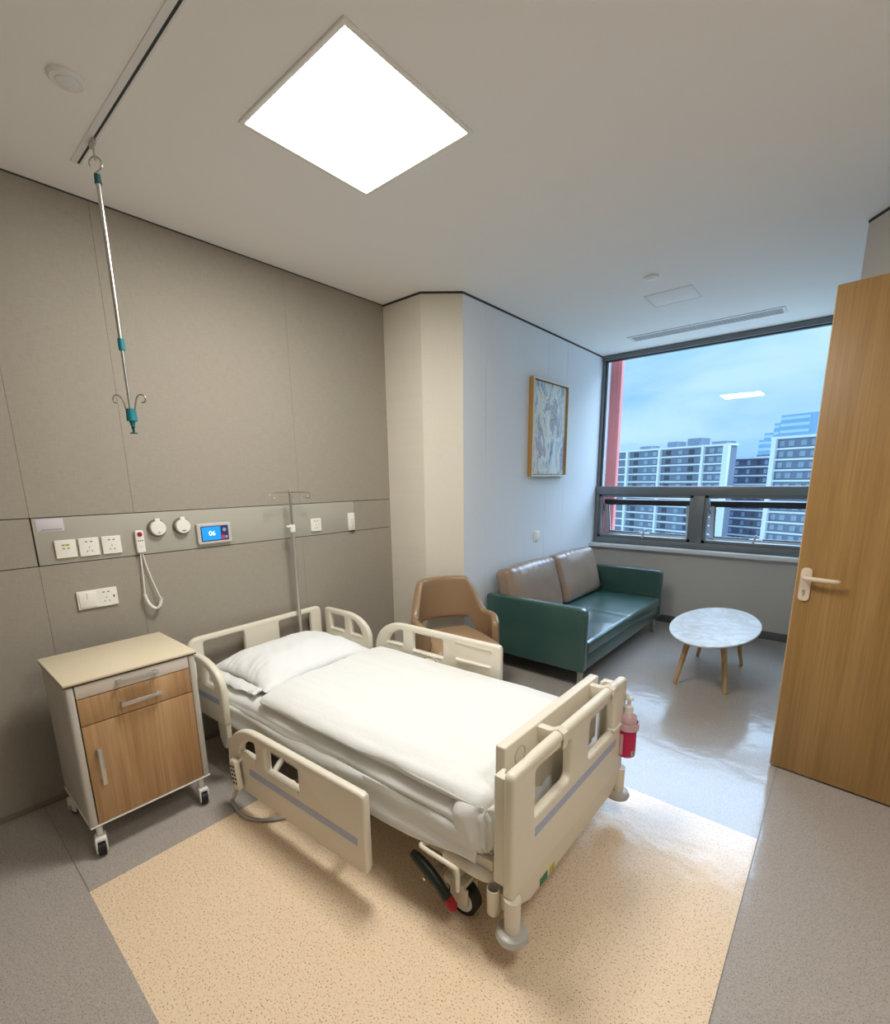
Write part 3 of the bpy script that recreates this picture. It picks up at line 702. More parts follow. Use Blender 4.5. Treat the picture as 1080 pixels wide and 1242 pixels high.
def caster(parent, x, y, top, r, rz, mat_f='white'):
    R = Matrix.Translation((x, y, 0)) @ Matrix.Rotation(rz, 4, 'Z')
    off = .022
    mb = MB(); t = bmesh.new()
    for s in (-1, 1):
        mb.box(-off - .024, .016, s * .018 - .004, s * .018 + .004, r * .55, 2 * r + .012, .004, mtx=R)
    mb.box(-off - .022, .018, -.021, .021, 2 * r + .004, 2 * r + .018, .004, mtx=R)
    mb.cyl(R @ Vector((0, 0, 2 * r + .015)), R @ Vector((0, 0, top)), .012)
    c = mb.build('caster', mat_f, parent)
    mb = MB(); mb.cyl(R @ Vector((-off, -.013, r)), R @ Vector((-off, .013, r)), r, seg=28); mb.build('wheel', 'black', c)
    mb = MB(); mb.cyl(R @ Vector((-off, -.0225, r)), R @ Vector((-off, .0225, r)), r * .45, seg=20); mb.build('axle', 'alu', c)
for x, y, a in ((-.035, y0 + .012, -.2), (-.035, y1 - .012, -.15), (-.425, y0 + .012, .3), (-.425, y1 - .012, .4)):
    caster(cab, x, y, z0 - .008, .034, a + PI * 0 if x < -.1 else a + PI)

# ------------------------------------------------------------------ hospital bed
TH = math.radians(2.8); BO = Vector((-1.78, 1.54, 0))
bed = thing('hospital_bed', 'cream plastic hospital bed with four side rails, head against the wall', 'bed', BO, TH)
U0, U1 = -1.08, 1.085
# headboard
hb_out = rounded([(-.475, .37), (.475, .37), (.475, .712), (-.475, .712)], [.03, .03, .045, .075], 8)
mb = MB(); mb.plate(hb_out, [rrect(-.385, -.125, .50, .678, .016), rrect(.125, .385, .50, .678, .016)], .034, .010, YZ(U0)); mb.build('headboard', 'bed', bed)
# footboard: outer panel
FT = Matrix.Translation((U1, 0, 0)) @ Matrix.Rotation(-TH, 4, 'Z')
def fplate(mb, out, holes, th, bev, du=0.0, mi=0): return mb.plate(out, holes, th, bev, FT @ YZ(du), mi)
out = rounded([(-.485, .26), (-.44, .20), (-.36, .165), (.36, .165), (.44, .20), (.485, .26), (.485, .71), (-.485, .71)], [.02, .03, .04, .04, .03, .02, .03, .03], 6)
holes = [rounded([(-.345, .487), (-.08, .487), (-.08, .655), (-.345, .665)], [.012, .03, .02, .012], 5), rounded([(.08, .487), (.345, .487), (.345, .665), (.08, .655)], [.03, .012, .012, .02], 5)]
mb = MB(); fplate(mb, out, holes, .040, .013)
mb.tube([FT @ Vector((.002, y, z)) for y, z in ((-.455, .688), (-.43, .690), (-.40, .693), (-.36, .697), (-.32, .699), (.32, .699), (.36, .697), (.40, .693), (.43, .690), (.455, .688))], [.012, .0165, .019, .021, .022, .022, .021, .019, .0165, .012], 14)
fb_ = mb.build('footboard', 'bed', bed)
mb = MB(); mb.box(.0195, .0212, -.345, .375, .412, .446, mtx=FT); mb.build('stripe', 'stripe', fb_)
mb = MB(); mb.box(.0195, .0212, -.30, -.245, .176, .206, mtx=FT); mb.build('green_sticker', 'green', fb_)
mb = MB(); mb.box(.0195, .0212, -.228, -.19, .178, .204, mtx=FT); st = mb.build('yellow_sticker', 'yellow', fb_)
mb = MB(); mb.text('!', .018, .0004, FT @ Matrix.Translation((.0216, -.209, .191)) @ Matrix(((0, 0, 1, 0), (1, 0, 0, 0), (0, 1, 0, 0), (0, 0, 0, 1)))); mb.build('print', 'dark', st)
# inner board that hooks over the footboard rail
mb = MB(); fplate(mb, rrect(-.385, .385, .42, .722, .008), [], .040, .005, -.098); ib = mb.build('extension_board', 'bed', bed)
for y in (-.155, .30):
    mb = MB()
    prof = [(-.080, .712), (-.03, .712), (.004, .730), (.028, .716), (.032, .690), (.026, .655), (.021, .655), (.024, .690), (.018, .706), (.0, .712), (-.02, .690), (-.03, .655), (-.080, .655)]
    mb.plate(prof, [], .034, .003, FT @ Matrix(((1, 0, 0, 0), (0, 0, -1, y), (0, 1, 0, 0), (0, 0, 0, 1)))); mb.build('board_hook', 'bed', ib)
mb = MB(); fplate(mb, [(-.29 + .035 * math.cos(a), .655 + .035 * math.sin(a)) for a in [k * PI / 16 for k in range(32)]], [[(-.29 + .031 * math.cos(a), .655 + .031 * math.sin(a)) for a in [k * PI / 16 for k in range(32)]]], .003, .0005, -.077); mb.build('disc_mark', 'beddark', ib)
# deck end posts with a notch, beside the inner board
for s in (-1, 1):
    mb = MB()
    n = rounded([(-.018, -.026), (.040, -.026), (.040, .026), (.026, .026), (.020, .004), (0.002, .004), (-.004, .026), (-.018, .026)], [.006] * 8, 3)
    mb.plate(n, [], .40, .004, FT @ Matrix.Translation((-.045, s * .446, .478)) @ Matrix.Rotation(PI if s > 0 else 0, 4, 'Z')); mb.build('corner_post', 'bed', bed)
    # lower socket for pole and bumper
    mb = MB(); mb.cyl(FT @ Vector((.012, s * .468, .125)), FT @ Vector((.012, s * .468, .255)), .0265, .0285, 28); mb.box(-.06, .01, s * .44 - .02, s * .44 + .02, .17, .235, .006, mtx=FT); cs = mb.build('corner_socket', 'bed', bed)
    mb = MB(); mb.lathe([(.02, -.018), (.040, -.018), (.052, -.010), (.056, .0), (.050, .014), (.036, .020), (.02, .018)], FT @ Vector((.012, s * .468, .115)), 40); mb.build('bumper', 'bumper', cs)
    mb = MB(); mb.lathe([(.001, -.055), (.014, -.055), (.0215, -.045), (.0235, .050), (.0205, .052), (.0195, -.02), (.001, -.02)], FT @ Vector((-.062, s * .470, .20)), 28); mb.build('pole_socket', 'bed', bed)
# deck
mb = MB(); mb.box(U0 + .03, U1 - .10, -.445, -.415, .265, .325, .008); mb.box(U0 + .03, U1 - .10, .415, .445, .265, .325, .008)
mb.box(U1 - .15, U1 - .10, -.44, .44, .265, .32, .008); mb.box(U0 + .03, U0 + .08, -.44, .44, .265, .325, .008)
mb.box(U0 + .05, U1 - .12, -.42, .42, .312, .334, .004); mb.build('deck', 'bed', bed)
mb = MB()
for s in (-1, 1): mb.box(-.82, .84, s * .36 - .025, s * .36 + .025, .17, .225, .006)
for u in (-.80, .80): mb.box(u - .03, u + .03, -.42, .42, .15, .21, .006)
for u in (-.45, .45):
    mb.box(u - .03, u + .03, -.30, -.25, .18, .30, .004); mb.box(u - .03, u + .03, .25, .30, .18, .30, .004)
mb.box(-.35, .25, -.05, .05, .17, .24, .01); mb.build('base_frame', 'beddark', bed)
# corner end curve of the deck
mb = MB(); mb.tube([(U1 - .30, -.445, .265), (U1 - .16, -.452, .262), (U1 - .10, -.44, .262), (U1 - .085, -.38, .262), (U1 - .085, .38, .262), (U1 - .10, .44, .262), (U1 - .30, .445, .265)], .024, 12, smooth=2); mb.build('deck_bumper', 'bed', bed)
# casters
for u, v, ped in ((.80, -.40, True), (.80, .40, False), (-.80, -.40, False), (-.80, .40, False)):
    mb = MB(); s = -1 if v < 0 else 1
    mb.cyl((u, v, .12), (u, v, .22), .022); mb.box(u - .045, u + .055, v - .034, v + .034, .105, .14, .01)
    for q in (-1, 1): mb.box(u - .01, u + .07, v + q * .030 - .006, v + q * .030 + .006, .055, .13, .01)
    c = mb.build('caster', 'bed', bed)
    mb = MB(); mb.cyl((u + .035, v - .020, .0635), (u + .035, v + .020, .0635), .0635, seg=36); mb.build('wheel', 'black', c)
    mb = MB(); mb.cyl((u + .035, v - .0225, .0635), (u + .035, v + .0225, .0635), .046, seg=32); mb.build('hub', 'white', c)
    if ped:
        P0, P1 = Vector((.640, -.475, .205)), Vector((.835, -.475, .075))
        mb = MB(); pp = [P0.lerp(P1, k / 8) + Vector((0, 0, .018 * math.sin(PI * k / 8))) for k in range(9)]
        mb.tube(pp[:8], [.014, .020, .0215, .022, .022, .021, .020, .020], 14); pd = mb.build('brake_pedal', 'pedal', c)
        mb = MB(); mb.tube([pp[7], pp[8], pp[8] + (P1 - P0).normalized() * .012], [.0203, .0195, .012], 14); mb.build('pedal_tip', 'red', pd)
        mb = MB(); mb.cyl((.735, -.475, .150), (.735, -.36, .165), .014); mb.cyl((.72, -.50, .148), (.72, -.47, .148), .006); mb.build('pedal_axle', 'chrome', pd)
# bent rod holder under the mattress corner
mb = MB(); mb.tube([(.70, -.44, .255), (.70, -.49, .285), (.715, -.505, .288), (.86, -.505, .285), (.875, -.50, .275), (.875, -.500, .19)], .0085, 10, smooth=1); mb.build('accessory_hook', 'bed', bed)

def rail(parent, name, u, v, z, outward, kind, label=None):
    """kind 'foot' or 'head'; (u, v, z) lower head-end corner; outward -1 near / +1 far"""
    if kind == 'foot':
        L_, H_ = 1.0, .348
        out = [(.06, 0), (L_ - .03, 0)] + [(L_, .03), (L_, H_ - .02), (L_ - .02, H_)]
        out = [(.055, 0), (L_ - .035, 0), (L_ - .010, .010), (L_, .035), (L_, H_ - .02), (L_ - .006, H_ - .006), (L_ - .02, H_)]
        arc = [(.285, H_)] + [(.275 - .262 * math.sin(a) ** .95, .10 + (H_ - .10) * math.cos(a) ** .8) for a in [k * PI / 2 / 14 for k in range(1, 15)]] + [(.012, .07), (.022, .03)]
        out = out + arc
        moon = rounded([(.125, .205), (.27, .205), (.27, .306), (.215, .292), (.16, .258)], [.012, .012, .012, .03, .02], 4)
        rect = rrect(.355, .595, .188, .306, .014)
        hs = [moon, rect]
    else:
        L_, H_ = .475, .345
        arc = [(.215 + .26 * math.sin(a) ** .95, .17 + (H_ - .17) * math.cos(a) ** .85) for a in [k * PI / 2 / 14 for k in range(0, 15)]]
        out = [(0, H_ - .02), (0, .02), (.006, .006), (.02, 0), (L_ - .02, 0), (L_ - .006, .006), (L_, .02)] + arc[::-1][1:] + [(.02, H_), (.006, H_ - .006)]
        hs = [rrect(.070, .215, .195, .305, .014), rounded([(.285, .190), (.405, .190), (.375, .248), (.335, .283), (.285, .302)], [.012, .012, .02, .02, .012], 4)]
    A = Matrix(((1, 0, 0, u), (0, 0, -1, v), (0, 1, 0, z), (0, 0, 0, 1)))
    mb = MB(); mb.plate(out, hs, .036, .012, A)
    # thicker window sills moulded on both faces
    for hl in hs:
        xs = [p[0] for p in hl]; zb = min(p[1] for p in hl)
        mb.box(u + min(xs) + .004, u + max(xs) - .004, v - .021, v + .021, z + zb - .012, z + zb + .003, .005)
    r = mb.build(name, 'bed', parent)
    s0, s1, t0 = (.21, .955, .118) if kind == 'foot' else (.03, .44, .115)
    mb = MB()
    s = outward; mb.box(u + s0, u + s1, v + s * .0178, v + s * .0192, z + t0, z + t0 + .032)
    mb.build('stripe', 'stripe', r)
    if kind == 'foot':
        iv_ = -outward          # face towards the mattress
        mb = MB()
        yv = v + iv_ * .018
        A2 = lambda a, b, d: (u + a, yv + iv_ * d, z + b)
        mb.loft([[A2(.695, .205, 0), A2(.945, .205, 0), A2(.945, .222, 0), A2(.695, .222, 0)], [A2(.705, .205, .013), A2(.93, .207, .006), A2(.93, .213, .006), A2(.705, .215, .013)]])
        mb.loft([[A2(.69, .318, 0), A2(.95, .318, 0), A2(.95, .300, 0), A2(.69, .305, 0)], [A2(.70, .318, .004), A2(.94, .318, .006), A2(.94, .309, .006), A2(.70, .312, .004)]])
        mb.build('grip_lip', 'bed', r)
        mb = MB(); A3 = Matrix(((1, 0, 0, u), (0, 0, -1, yv + iv_ * .003), (0, 1, 0, z), (0, 0, 0, 1)))
        mb.plate(rrect(.455, .545, .085, .165, .02), [], .012, .004, A3); mb.build('release_latch', 'bed', r)
        mb = MB(); ring = [(.50 + .075 * math.cos(k * PI / 20), .11 + .078 * math.sin(k * PI / 20)) for k in range(40)]
        ring2 = [(.50 + .071 * math.cos(k * PI / 20), .11 + .074 * math.sin(k * PI / 20)) for k in range(40)]
        mb.plate(ring, [ring2], .006, .001, A3); mb.build('latch_ring', 'bed', r)
    return r
rail(bed, 'side_rail', -.560, .525, .350, 1, 'foot')
rail(bed, 'side_rail', -1.065, .520, .350, 1, 'head')
rail(bed, 'side_rail', -1.065, -.520, .350, -1, 'head')
lowrail = rail(bed, 'side_rail', -.470, -.590, .126, -1, 'foot', 'lowered side rail')
lowrail['label'] = 'side rail swung down towards the floor'
# rail arms
for u, v, z0_, z1_ in ((-.65, -.515, .205, .36), (-.65, .515, .205, .36)):
    mb = MB(); mb.plate(rounded([(-.045, z1_), (-.038, z0_ + .06), (-.005, z0_), (.02, z0_), (.045, z0_ + .07), (.050, z1_)], .02, 4), [], .028, .006, Matrix(((1, 0, 0, u), (0, 0, -1, v), (0, 1, 0, 0), (0, 0, 0, 1)))); mb.build('rail_arm', 'bed', bed)
for u in (-.2, .25):
    mb = MB(); mb.tube([(u, -.445, .29), (u + .02, -.50, .28), (u + .05, -.565, .25)], .015, 10, smooth=1); mb.build('rail_arm', 'beddark', bed)
    mb = MB(); mb.tube([(u, .43, .29), (u, .47, .33), (u, .51, .40)], .015, 10, smooth=1); mb.build('rail_arm', 'beddark', bed)

# mattress with a loose fitted sheet
def mdisp(p, n):
    f = 1.0
    side = 1 - abs(n.z)
    w = noise.noise(Vector((p.x * 1.6, p.y * 2, p.z * 16))) * .012 + noise.noise(Vector((p.x * 4 + p.z * 6, p.y * 5, p.z * 26))) * .006
    bul = .016 * math.sin(PI * min(1, max(0, (p.z - .33) / .16)))
    q = p + n * (w * (.35 + .65 * side)) + Vector((0, math.copysign(bul, p.y) * (1 if abs(p.y) > .3 else 0), 0))
    # folds running along the lower edge of the sheet
    if abs(p.y) > .3:
        ph = p.z * 80 + 5.5 * noise.noise(Vector((p.x * 1.1, 3, 0)))
        q += Vector((0, math.copysign(.0075 * math.sin(ph), p.y) * side, 0))
    return q
mats_ = thing('mattress', 'white sheeted mattress lying on the hospital bed', 'mattress', BO, TH)
mb = MB(); mb.soft(-1.018, .955, -.445, .445, .335, .492, .055, .022, mdisp); mb.build('ticking', 'sheet', mats_, 60)
# drooping sheet hem along the near side
mb = MB()
rows = []
N = 110
for side_y in (-1,):
    top = []; ringsA = []
    for k in range(N + 1):
        s = k / N; u = -1.02 + 1.95 * s
        zb = .300 - .040 * sm(.1, .7, s) + .055 * sm(.82, 1, s) + .010 * noise.noise(Vector((u * 2.2, 1.7, 0)))
        ring = []
        for j in range(9):
            t_ = j / 8; z = .425 + (zb - .425) * t_
            y = -.462 - .020 * math.sin(PI * t_) - .011 * math.sin(t_ * 8 + 4.5 * noise.noise(Vector((u * 1.0, 0, 5)))) * (.4 + t_) - .006 * noise.noise(Vector((u * 5, z * 20, 2)))
            ring.append((u, y, z))
        ring += [(x, y + .010, z) for x, y, z in ring[::-1]]
        ringsA.append(ring)
    mb.loft(ringsA)
mb.build('sheet_hem', 'sheet', mats_, 70)

# duvet folded flat over the mattress
def ddisp(p, n):
    s = (p.x + .44) / 1.42
    w = .011 * noise.noise(Vector((p.x * 1.5 + p.y * .5, p.y * 8, 0))) + .006 * noise.noise(Vector((p.x * 2.6 - p.y, p.y * 17, 4))) + .003 * noise.noise(Vector((p.x * 9, p.y * 26, 8))) + .006 * noise.noise(Vector((p.x * 2.2, p.y * 2.2, 9)))
    q = p + Vector((0, 0, w if n.z > -.2 else 0))
    edge = 1 - abs(n.z)
    q += Vector((n.x, n.y, 0)) * edge * .012 * noise.noise(Vector((p.x * 5, p.y * 5, p.z * 20)))
    # soft quilting crease lines along the bed
    for c in (-.16, .14):
        q.z -= .008 * math.exp(-((p.y - c - .02 * noise.noise(Vector((p.x * 1.5, c, 0)))) / .010) ** 2) if n.z > .5 else 0
    # sag over the long sides
    q.z -= .020 * sm(.32, .46, abs(p.y)) * (1 if n.z > 0 else .3)
    # foot end tucks down behind the footboard
    q.z -= .10 * sm(.90, 1.0, p.x) ** 2
    # near head corner folded a little askew
    q.x += .03 * (1 - s) * sm(-.1, -.45, p.y)
    return q
dv = thing('duvet', 'white duvet spread flat over the foot three quarters of the bed', 'duvet', BO, TH)
mb = MB(); mb.soft(-.44, .985, -.452, .462, .492, .562, .033, .018, ddisp); mb.build('cover', 'sheet', dv, 70)
# bunched, tucked corner by the footboard
def cdisp(p, n):
    a = math.atan2(p.y + .44, p.x - .95)
    f = .006 * math.sin(5 * a + 22 * (p.z - .35)) + .012 * noise.noise(p * 9) + .004 * noise.noise(p * 22)
    return p + n * f
mb = MB(); mb.soft(.80, .985, -.476, -.30, .325, .528, .070, .012, cdisp); mb.build('tucked_corner', 'sheet', dv, 70)
mb = MB(); mb.soft(.88, 1.00, -.44, .45, .345, .50, .045, .02, cdisp); mb.build('tucked_end', 'sheet', dv, 70)

# pillow
def make_pillow():
    mb = MB(); n = 46; m_ = 60; a, b, hh = .285, .385, .145
    grid = {}
    t = bmesh.new()
    for side in (1, -1):
        for i in range(n + 1):
            for j in range(m_ + 1):
                x, y = -1 + 2 * i / n, -1 + 2 * j / m_
                e = (max(0, 1 - abs(x) ** 3.0) * max(0, 1 - abs(y) ** 3.4)) ** .58
                pin = 1 - .06 * (abs(x) ** 2) * (1 - abs(y) ** 2) * 0
                cx = x * a * (1 - .05 * (1 - abs(x)) * 0) * (1 - .07 * (1 - y * y) * 0 ); cy = y * b
                # edges drawn in between the corners
                cx *= 1 - .05 * (1 - y * y) * abs(x) ** 4; cy *= 1 - .05 * (1 - x * x) * abs(y) ** 4
                w = noise.noise(Vector((x * 2.2, y * 2.4, 3.0))) * .010 + noise.noise(Vector((x * 3 + y * 6, y * 3.0, 7.0))) * .008 * (1 - e * .5)
                pleat = .007 * math.sin(22 * x + 7 * noise.noise(Vector((x * 2.5, y * 2, 0)))) * sm(.5, .95, -y) * (1 - abs(x) ** 4)
                if side > 0: z = .035 + e * (hh - .03 - .035 * (x + 1) * .35) + (w + pleat) * min(1, e * 2)
                else: z = .035 - e * .033
                grid[(side, i, j)] = (cx, cy, z)
    for side in (1, -1):
        V = {}
        for i in range(n + 1):
            for j in range(m_ + 1): V[i, j] = t.verts.new(grid[(side, i, j)])
        for i in range(n):
            for j in range(m_):
                q = (V[i, j], V[i + 1, j], V[i + 1, j + 1], V[i, j + 1]); t.faces.new(q if side > 0 else q[::-1])
    bmesh.ops.remove_doubles(t, verts=t.verts, dist=1e-5)
    mb.merge(t); return mb
pil = thing('pillow', 'plump white pillow at the head of the bed', 'pillow', BO + Matrix.Rotation(TH, 3, 'Z') @ Vector((-.725, .0, .492)), TH + math.radians(0))
make_pillow().build('pillow_case', 'pillow', pil, 80)
mb = MB(); R0 = []
for k in range(81):                                       # flange of the case, open end at the near side
    s = k / 80; x = -.262 + .505 * s
    y = -.372 - .0; fl = .055 + .010 * noise.noise(Vector((x * 9, 0, 0)))
    z = .036 + .010 * noise.noise(Vector((x * 14, 5, 0)))
    z2 = .020 + .022 * noise.noise(Vector((x * 11, 9, 0)))
    R0.append([(x, y, z + .004), (x, y - fl * .5, (z + z2) / 2 + .006), (x + .006, y - fl, z2 + .003), (x + .006, y - fl, z2 - .003), (x, y - fl * .5, (z + z2) / 2 - .002), (x, y, z - .004)])
mb.loft(R0)
R0 = []
for k in range(81):                                       # narrow piping along the front edge
    s = k / 80; y = -.372 + .744 * s; x = .275 - .014 * (1 - (2 * s - 1) ** 2)
    z = .034 + .006 * noise.noise(Vector((y * 8, 2, 0)))
    R0.append([(x - .01, y, z + .005), (x + .018, y, z - .010), (x + .018, y, z - .014), (x - .01, y, z - .005)])
mb.loft(R0)
mb.build('hem', 'pillow', pil, 70)

# IV pole standing in the headboard socket
ivp = thing('iv_pole', 'slim steel drip pole with wire hooks rising behind the bed head', 'drip pole', (-2.827, 1.758, .33))
mb = MB(); mb.cyl((0, 0, 0), (0, 0, .965), .0125, seg=20); mb.build('lower_tube', 'alu', ivp)
mb = MB(); mb.cyl((0, 0, .96), (0, 0, 1.205), .0095, seg=18); mb.sphere((0, 0, 1.207), .011); mb.build('upper_tube', 'chrome', ivp)
mb = MB(); mb.cyl((0, 0, .94), (0, 0, .99), .018, seg=20); mb.box(-.012, .012, -.045, 0, .972, .985, .004); mb.build('clamp', 'white', ivp)
for a in (0, 1, 3):
    ang_ = PI / 2 * a + (.5 if a == 0 else 0); ca, sa = math.cos(ang_), math.sin(ang_)
    prof = [(.0, 1.200), (.09, 1.200), (.135, 1.199), (.148, 1.185), (.140, 1.165), (.120, 1.160), (.108, 1.172)]
    mb = MB(); mb.tube([(r * ca, r * sa, z) for r, z in prof], .0032, 8, smooth=2); mb.build('hook', 'chrome', ivp)

# bed handset hanging on the lowered rail
def bed_pt(u, v, z): return BO + Matrix.Rotation(TH, 3, 'Z') @ Vector((u, v, z))
rem = thing('bed_handset', 'white bed control handset clipped on the lowered rail with grey cord to the floor', 'handset', bed_pt(-.345, -.630, .228), TH)
A = Matrix.Rotation(math.radians(-8), 4, 'Y') @ Matrix(((1, 0, 0, 0), (0, 0, -1, 0), (0, 1, 0, 0), (0, 0, 0, 1)))
mb = MB(); mb.plate(rrect(-.027, .027, -.078, .075, .016), [], .026, .007, A); hb = mb.build('body', 'bed', rem)
mb = MB()
for i in range(2):
    for j in range(5): mb.plate(rrect(-.016 + .020 * i, -.005 + .020 * i, -.045 + .021 * j, -.034 + .021 * j, .003), [], .003, .0008, A @ Matrix.Translation((0, 0, .0138)))
mb.build('buttons', 'dark', hb)
mb = MB(); mb.tube([(.012, .012, .065), (.025, .03, .083), (.035, .045, .06)], .007, 8, smooth=2); mb.build('hook', 'white', rem)
zf = -.226
mb = MB(); mb.tube([(-.012, 0, -.075), (-.016, -.005, -.11), (-.05, .0, -.15), (-.10, .01, zf + .03), (-.075, .01, zf + .012), (.02, -.01, zf + .010), (.12, .02, zf + .010), (.22, .13, zf + .012), (.30, .26, zf + .03), (.33, .30, zf + .12)], .0085, 10, smooth=3); mb.build('cord', 'grey', rem)

# soap bottle and its holder on the far end of the footboard
HB = bed_pt(U1 + .062, .462, 0)
hold = thing('bottle_holder', 'pale pink wire holder hooked on the far end of the footboard', 'bottle holder', (HB.x, HB.y, .395))
def oval(rx, ry, z, n=36, rot=0): return [(rx * math.cos(2 * PI * k / n), ry * math.sin(2 * PI * k / n), z) for k in range(n)]
mb = MB()
mb.loft([oval(.046, .046, .075), oval(.049, .049, .076), oval(.049, .049, .108), oval(.046, .046, .109)], cap=False, wrap=True)
ring = mb.build('ring', 'soapclear', hold)
mb = MB(); mb.box(-.044, -.012, -.125, -.034, .098, .110, .003); mb.box(-.046, -.030, -.128, -.104, .066, .110, .003); mb.build('clip', 'white', hold)
mb = MB(); mb.box(-.052, -.047, -.015, .015, -.06, .10, .002); mb.box(-.05, .03, -.012, .012, -.066, -.061, .002); mb.build('cradle', 'soapclear', hold)
bt = thing('soap_bottle', 'magenta pump bottle of liquid soap held at the footboard', 'bottle', (HB.x, HB.y, .335))
k_ = [(.001, 0), (.036, 0), (.0405, .004), (.0405, .13)]
mb = MB(); mb.lathe(k_ + [(.0405, .135), (.001, .135)], seg=40); b = mb.build('lower_body', 'soap', bt)
mb = MB(); mb.lathe([(.001, .135), (.0405, .135), (.040, .175), (.036, .196), (.024, .207), (.019, .210), (.001, .210)], seg=40); mb.build('shoulder', 'soapclear', bt)
mb = MB()
def wrap(mb, a0, a1, z0, z1, r, n=14):
    P = [(r * math.cos(a0 + (a1 - a0) * k / n), r * math.sin(a0 + (a1 - a0) * k / n)) for k in range(n + 1)]
    Q = [(p[0] * .985, p[1] * .985) for p in P]
    mb.loft([[(P[k][0], P[k][1], z0), (P[k][0], P[k][1], z1), (Q[k][0], Q[k][1], z1), (Q[k][0], Q[k][1], z0)] for k in range(n + 1)])
wrap(mb, math.radians(-115), math.radians(15), .012, .128, .0412); lab = mb.build('label', 'soaplabel', bt)
mb = MB(); wrap(mb, math.radians(-38), math.radians(-2), .012, .036, .0417); mb.build('fine_print', 'sticker', lab)
mb = MB()
for j in range(4): wrap(mb, math.radians(-33), math.radians(-6), .016 + .005 * j, .0185 + .005 * j, .0421, 6)
mb.build('print', 'labelgrey', lab)
mb = MB(); wrap(mb, math.radians(-118), math.radians(-92), .012, .115, .0417); mb.build('side_stripe', 'soapclear', lab)
mb = MB(); mb.lathe([(.001, .207), (.020, .207), (.020, .240), (.012, .246), (.008, .248), (.008, .275), (.001, .275)], seg=28); mb.build('cap', 'white', bt)
mb = MB(); mb.lathe([(.001, .273), (.017, .273), (.018, .280), (.014, .288), (.001, .289)], seg=28); mb.tube([(0, 0, .284), (-.018, .004, .296), (-.030, .006, .310), (-.034, .007, .322)], [.007, .006, .005, .004], 8); mb.build('pump', 'white', bt)

# ------------------------------------------------------------------ armchair
ch = thing('armchair', 'tan leather tub armchair in the corner behind the bed', 'armchair', (-2.127, 2.60, 0), math.radians(-28))
# local +x is the direction the chair faces
def shell_ring(th):
    a = abs(math.degrees(th))
    zt = .615 + .245 * sm(74, 36, a) - .02 * sm(36, 0, a) * 0
    zt += -.035 * sm(95, 122, a)
    zb = .36 + .185 * sm(72, 40, a)
    inner, outer = [], []
    tk = .028
    nz = 10
    def pt(z, off):
        f = (z - .42) / .44
        lean = 1 + .10 * f * sm(80, 30, a)
        wide = 1 - .05 * f * sm(20, 60, a)
        rx = (.262 * lean + off); ry = (.305 * wide + off)
        return (-rx * math.cos(th) + .02, ry * math.sin(th), z)
    ring = []
    for k in range(nz + 1): ring.append(pt(zb + tk * .6 + (zt - zb - tk * 1.2) * k / nz, tk))
    for k in range(1, 6):
        an = PI * k / 6; ring.append(pt(zt - tk * .6 + tk * .75 * math.sin(an), tk * math.cos(an)))
    for k in range(nz + 1): ring.append(pt(zt - tk * .6 - (zt - zb - tk * 1.2) * k / nz, -tk))
    for k in range(1, 6):
        an = PI * k / 6; ring.append(pt(zb + tk * .6 - tk * .75 * math.sin(an), -tk * math.cos(an)))
    return ring
NA = 72; amax = math.radians(118)
rings = [shell_ring(-amax + 2 * amax * k / NA) for k in range(NA + 1)]
def shrink(ring, f, shift):
    c = Vector((0, 0, 0))
    for p in ring: c += Vector(p)
    c /= len(ring)
    return [tuple(c + (Vector(p) - c) * f + Vector(shift)) for p in ring]
d0 = Vector(rings[0][0]) - Vector(rings[1][0]); d1 = Vector(rings[-1][0]) - Vector(rings[-2][0])
d0.z = d1.z = 0; d0.normalize(); d1.normalize()
rings = [shrink(rings[0], .60, d0 * .022), shrink(rings[0], .88, d0 * .014)] + rings + [shrink(rings[-1], .88, d1 * .014), shrink(rings[-1], .60, d1 * .022)]
mb = MB(); mb.loft(rings); mb.build('shell', 'chair', ch, 70)
mb = MB(); mb.soft(-.23, .30, -.25, .25, .355, .465, .05, .03, lambda p, n: Vector((p.x, p.y * (1 - .15 * sm(.1, -.25, p.x)), p.z + .012 * (1 - (p.x / .3) ** 2) * (1 - (p.y / .27) ** 2) * (n.z > .3)))); mb.build('seat', 'chairseat', ch, 60)
mb = MB(); mb.box(-.19, .24, -.20, .20, .325, .36, .01); mb.build('seat_frame', 'dark', ch)
for x, y in ((.20, .20), (.20, -.20), (-.18, .18), (-.18, -.18)):
    mb = MB(); mb.cyl((x * 1.22, y * 1.22, 0), (x, y, .33), .011, .018, 16); mb.build('leg', 'legwood', ch)

# ------------------------------------------------------------------ sofa
so = thing('sofa', 'green leather sofa with thin square arms under the painting', 'sofa', (-1.84, 4.18, 0))
sx0, sx1, sy0, sy1 = -.435, .455, -.965, .965       # back, front, near, far
def arm_plate(mb, yc):
    mb.plate(rounded([(sx0, .150), (sx1, .150), (sx1, .648), (sx0, .648)], [.02, .02, .05, .03], 8), [], .075, .014, XZ(yc))
for s in (-1, 1):
    mb = MB(); arm_plate(mb, s * (sy1 - .0375)); mb.build('arm', 'sofa', so)
mb = MB(); mb.box(sx0, sx0 + .085, sy0 + .075, sy1 - .075, .155, .640, .02, 3); mb.build('backrest', 'sofa', so)
mb = MB(); mb.box(sx0 + .08, sx1 - .008, sy0 + .07, sy1 - .07, .152, .275, .012, 3); mb.build('base', 'sofa', so)
def seatdisp(p, n):
    q = p.copy()
    fx = max(0, 1 - ((p.x - .05) / .42) ** 4); fy = max(0, 1 - (abs(p.y) / .88) ** 6)
    if n.z > .2: q.z += .012 * fx * fy + .004 * noise.noise(Vector((p.x * 5, p.y * 3, 0)))
    if n.z > .3 : q.z -= .010 * math.exp(-(p.y / .012) ** 2)
    return q
